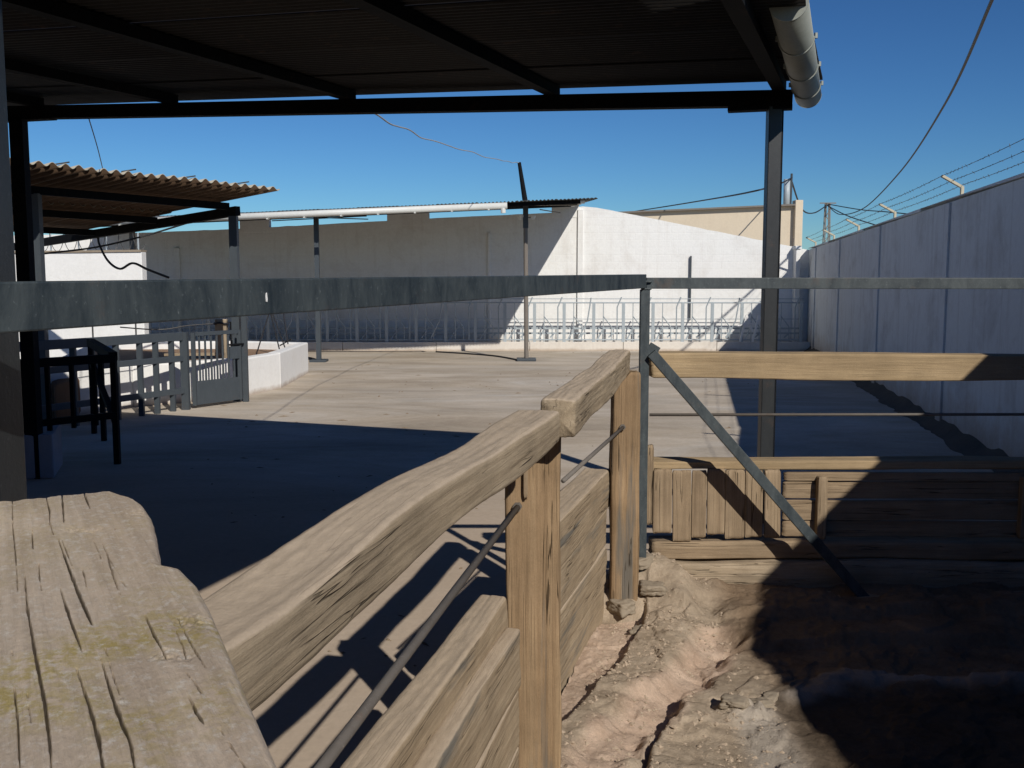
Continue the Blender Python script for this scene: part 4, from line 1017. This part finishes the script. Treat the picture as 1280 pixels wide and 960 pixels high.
# horizontal boards of the right half
xs0 = P(976,600,FYP).x
for k, (ya, yb) in enumerate([(590,601),(602,624),(625,650),(651,671)]):
    z0_ = P(1000,yb,FYP-0.06).z; z1_ = P(1000,ya,FYP-0.06).z
    timber('board', V(xs0, FYP-0.055+0.008*(k%2), (z0_+z1_)/2), V(5.0, FYP-0.055+0.008*(k%2), (z0_+z1_)/2), 0.03, z1_-z0_-0.003, M_plank, pf, seed=60+k, nx=160, side=12, rnd=0.004, wob=0.004, rough=0.001, crack=0.002)
for px in (1022,1030):
    pass
bpx = P(1028,600,FYP-0.1)
for X in (bpx.x, bpx.x+1.15, bpx.x+2.1):
    timber('batten', V(X, FYP-0.095, 0.54), V(X, FYP-0.095, zt-0.08), 0.055, 0.045, M_plank, pf, seed=70, nx=30, side=10, rnd=0.006, wob=0.004)
# lower rails behind / below the planks
zl = P(900,684,FYP-0.04).z
timber('lower_rail', V(P(812,684,FYP).x, FYP-0.02, zl), V(5.0, FYP-0.02, zl-0.02), 0.16, 0.10, M_plank, pf, seed=81, nx=160, side=16, rnd=0.012, wob=0.008)
zl2 = P(900,725,FYP-0.09).z
M_grime = wood('mud_caked_wood', (0.24,0.18,0.12), (0.36,0.285,0.20), (0.42,0.34,0.25))
timber('base_sleeper', V(P(815,725,FYP).x, FYP-0.045, zl2-0.0), V(5.0, FYP-0.045, zl2-0.02), 0.20, 0.24, M_grime, pf, seed=82, nx=200, side=20, rnd=0.03, wob=0.018, rough=0.003)
for X in (4.1,):
    timber('support_post', V(X, FYP+0.16, 0), V(X, FYP+0.16, 1.62), 0.14, 0.13, M_post, pf, seed=90, nx=40, side=10)
# sleepers laid as steps in the shaded side of the pen
for k, (Y_, z_, lab) in enumerate(((5.33,0.19,'sleeper lying at the foot of the plank fence, in shade beyond the brace'),(4.93,0.15,'second half-buried sleeper on the pen floor, nearer the camera, in deep shade'))):
    o = timber('buried_sleeper', V(1.35, Y_, z_), V(3.6, Y_+0.02, z_+0.01), 0.22, 0.13, M_grime, None, seed=95+k, nx=120, side=18, rnd=0.03, wob=0.02)
    tag(o, lab, 'sleeper', 'sleepers half buried in the pen floor')

# ------------------------------------------------------------------ big foreground timber
FZ = 1.72
e_l = G(-14,628,FZ); 
ax = (G(200,700,FZ)-G(355,960,FZ)); ax.z = 0; ax.normalize(); ayv = V(-ax.y, ax.x, 0)   # left
org = G(355,960,FZ) - ax*0.45
def loc(px, py):
    d = G(px,py,FZ)-org; return d.dot(ax), d.dot(ayv)
end = [loc(-25,630), loc(0,626), loc(40,622), loc(80,618), loc(135,613), loc(160,619), loc(180,628), loc(190,642)]
end.sort(key=lambda q: q[1])            # from right to left
def xend(y):
    if y <= end[0][1]: return end[0][0]
    for i in range(len(end)-1):
        if end[i][1] <= y <= end[i+1][1]:
            u = (y-end[i][1])/(end[i+1][1]-end[i][1]); return end[i][0]*(1-u)+end[i+1][0]*u
    return end[-1][0]
rt = [(-1, 0.0), loc(355,960), loc(310,862), loc(262,752), loc(247,725), loc(228,706), loc(203,702), loc(200,690), loc(196,665), loc(190,642)]
rt[0] = (-0.2, rt[1][1])
def yright(x):
    if x >= rt[-1][0]: return rt[-1][1]
    for i in range(len(rt)-1):
        a, b = rt[i], rt[i+1]
        if a[0] <= x <= b[0]:
            u = (x-a[0])/(b[0]-a[0]+1e-9); return a[1]*(1-u)+b[1]*u
    return rt[-1][1]
yleft = loc(-6,700)[1]+0.012
crk = [[(56,613),(62,640),(62,660)],[(73,676),(88,715),(100,745),(110,768),(115,780)],[(75,735),(90,775),(104,815),(120,850),(135,890),(150,930),(163,962)] if False else [(75,735),(88,775),(103,815)],
       [(31,720),(34,760),(44,820),(56,880),(62,930),(66,985)],[(96,838),(112,885),(124,930),(132,985)],[(126,822),(140,870),(152,905),(163,930),(172,985)],
       [(181,768),(193,795),(209,823)],[(235,868),(246,890),(254,902)],[(104,613),(108,625),(113,638)],[(133,690),(140,715),(150,742)],[(76,600),(79,640),(80,655)],[(232,840),(243,852),(252,866)],
       [(15,610),(16,660),(20,700),(22,740)],[(18,860),(22,900),(26,985)]]
cw_ = [0.0016,0.0032,0.0024,0.0022,0.0026,0.0026,0.0020,0.0018,0.0022,0.0014,0.002,0.0014,0.0012,0.0013]
crl = [[loc(*p) for p in c] for c in crk]
rs = random.Random(3)
for k in range(22):
    x_ = rs.uniform(0.4, 1.15); y_ = rs.uniform(0.005, 0.23); L_ = rs.uniform(0.02, 0.14); yy = y_+rs.uniform(-0.004, 0.004)
    crl.append([(x_, y_), (x_+L_*0.5, (y_+yy)/2+rs.uniform(-0.002, 0.002)), (x_+L_, yy)]); cw_.append(rs.uniform(0.0006, 0.0010))
def crackd(x, y):
    d = 0.0
    for c, w0 in zip(crl, cw_):
        if x < min(c[0][0], c[-1][0])-0.02 or x > max(c[0][0], c[-1][0])+0.02: continue
        dist, tt, _ = seg(x, y, c); u = tt/(len(c)-1); ww = w0*(0.25+0.75*math.sin(math.pi*min(max(u, 0.04), 0.96)))*(1+0.4*N(x*30, w0*1e4, 1))
        dist += 0.0004*N(x*60, y*60, 3)
        if dist < ww*0.55: d = max(d, 0.006*(1-(max(dist,0)/(ww*0.55))**2))
    return d
grm = []
def fore():
    nx, ny = 640, 300; vs = []; fs = []
    knots = [(loc(*p), r) for p, r in (((95,663),0.014),((120,664),0.010),((208,818),0.010),((228,820),0.008),((245,775),0.016),((175,640),0.02))]
    for i in range(nx+1):
        s_ = i/nx
        for j in range(ny+1):
            t_ = j/ny
            x = s_*1.3; yr = yright(x); y = yr+(yleft-yr)*t_; xe = xend(y)
            x = s_*xe; yr = yright(x); y = yr+(yleft-yr)*t_
            y += (0.0018*N(x*45, 0, 2)+0.0010*N(x*170, 0, 2))*(1-t_); x += 0.003*N(y*60, 0, 8)*s_**8
            h = 0.004*N(x*3, y*14, 1)+0.0012*N(x*5, y*90, 2)+0.0004*N(x*12, y*260, 3)+0.00018*N(x*150, y*150, 8)
            cd_ = crackd(x, y); h -= cd_; grm.append(min(1.0, cd_/0.004))
            for (kx, ky), kr in knots:
                q = math.hypot((x-kx)/1.2, y-ky)/kr
                if q < 1.6: h += 0.0016*(1.6-q)*N(x*260, y*260, 5)-0.0008*(1.6-q)
            e1_ = (xe-x); e2_ = (y-yr); e3_ = yleft-y
            for e_, rr in ((e1_, 0.010), (e2_, 0.012), (e3_, 0.01)):
                if e_ < rr: h -= (1-math.sqrt(max(0, 1-(1-e_/rr)**2)))*rr*0.9
            vs.append((x, y, h))
    m = ny+1
    for i in range(nx):
        for j in range(ny): fs.append((i*m+j, i*m+j+1, (i+1)*m+j+1, (i+1)*m+j))
    # skirt down the sides
    rim = [i*m for i in range(nx+1)] + [nx*m+j for j in range(1, ny+1)] + [i*m+ny for i in range(nx-1, -1, -1)] + [j for j in range(ny-1, 0, -1)]
    prev = rim
    for dz in (0.02, 0.05, 0.09, 0.13):
        cur = []
        for r_ in rim:
            x, y, z = vs[r_]; cur.append(len(vs)); vs.append((x+0.003*N(y*40, dz*20, 1), y+0.003*N(x*8, dz*60, 2), -dz))
        n = len(rim)
        for k in range(n): fs.append((prev[k], prev[(k+1)%n], cur[(k+1)%n], cur[k]))
        prev = cur
    fs.append(tuple(prev))
    me_ = mesh('foreground_timber', vs, fs, True)
    at_ = me_.attributes.new('grime', 'FLOAT', 'POINT'); buf = [0.0]*len(vs)
    for i, g_ in enumerate(grm): buf[i] = g_
    at_.data.foreach_set('value', buf)
    return me_
M = Matrix(((ax.x,ayv.x,0,org.x),(ax.y,ayv.y,0,org.y),(0,0,1,FZ),(0,0,0,1)))
o = link('sleeper_end', fore(), M_fore, None, M)
tag(o, 'broad cracked sleeper with yellow lichen lying in the near left corner', 'sleeper')
# the post that carries it
o = timber('bearer_post', V(-0.42,0.55,0), V(-0.42,0.55,1.585), 0.14, 0.14, M_post, None, seed=77, nx=60, side=12)
tag(o, 'wooden post hidden under the cracked foreground sleeper', 'post')
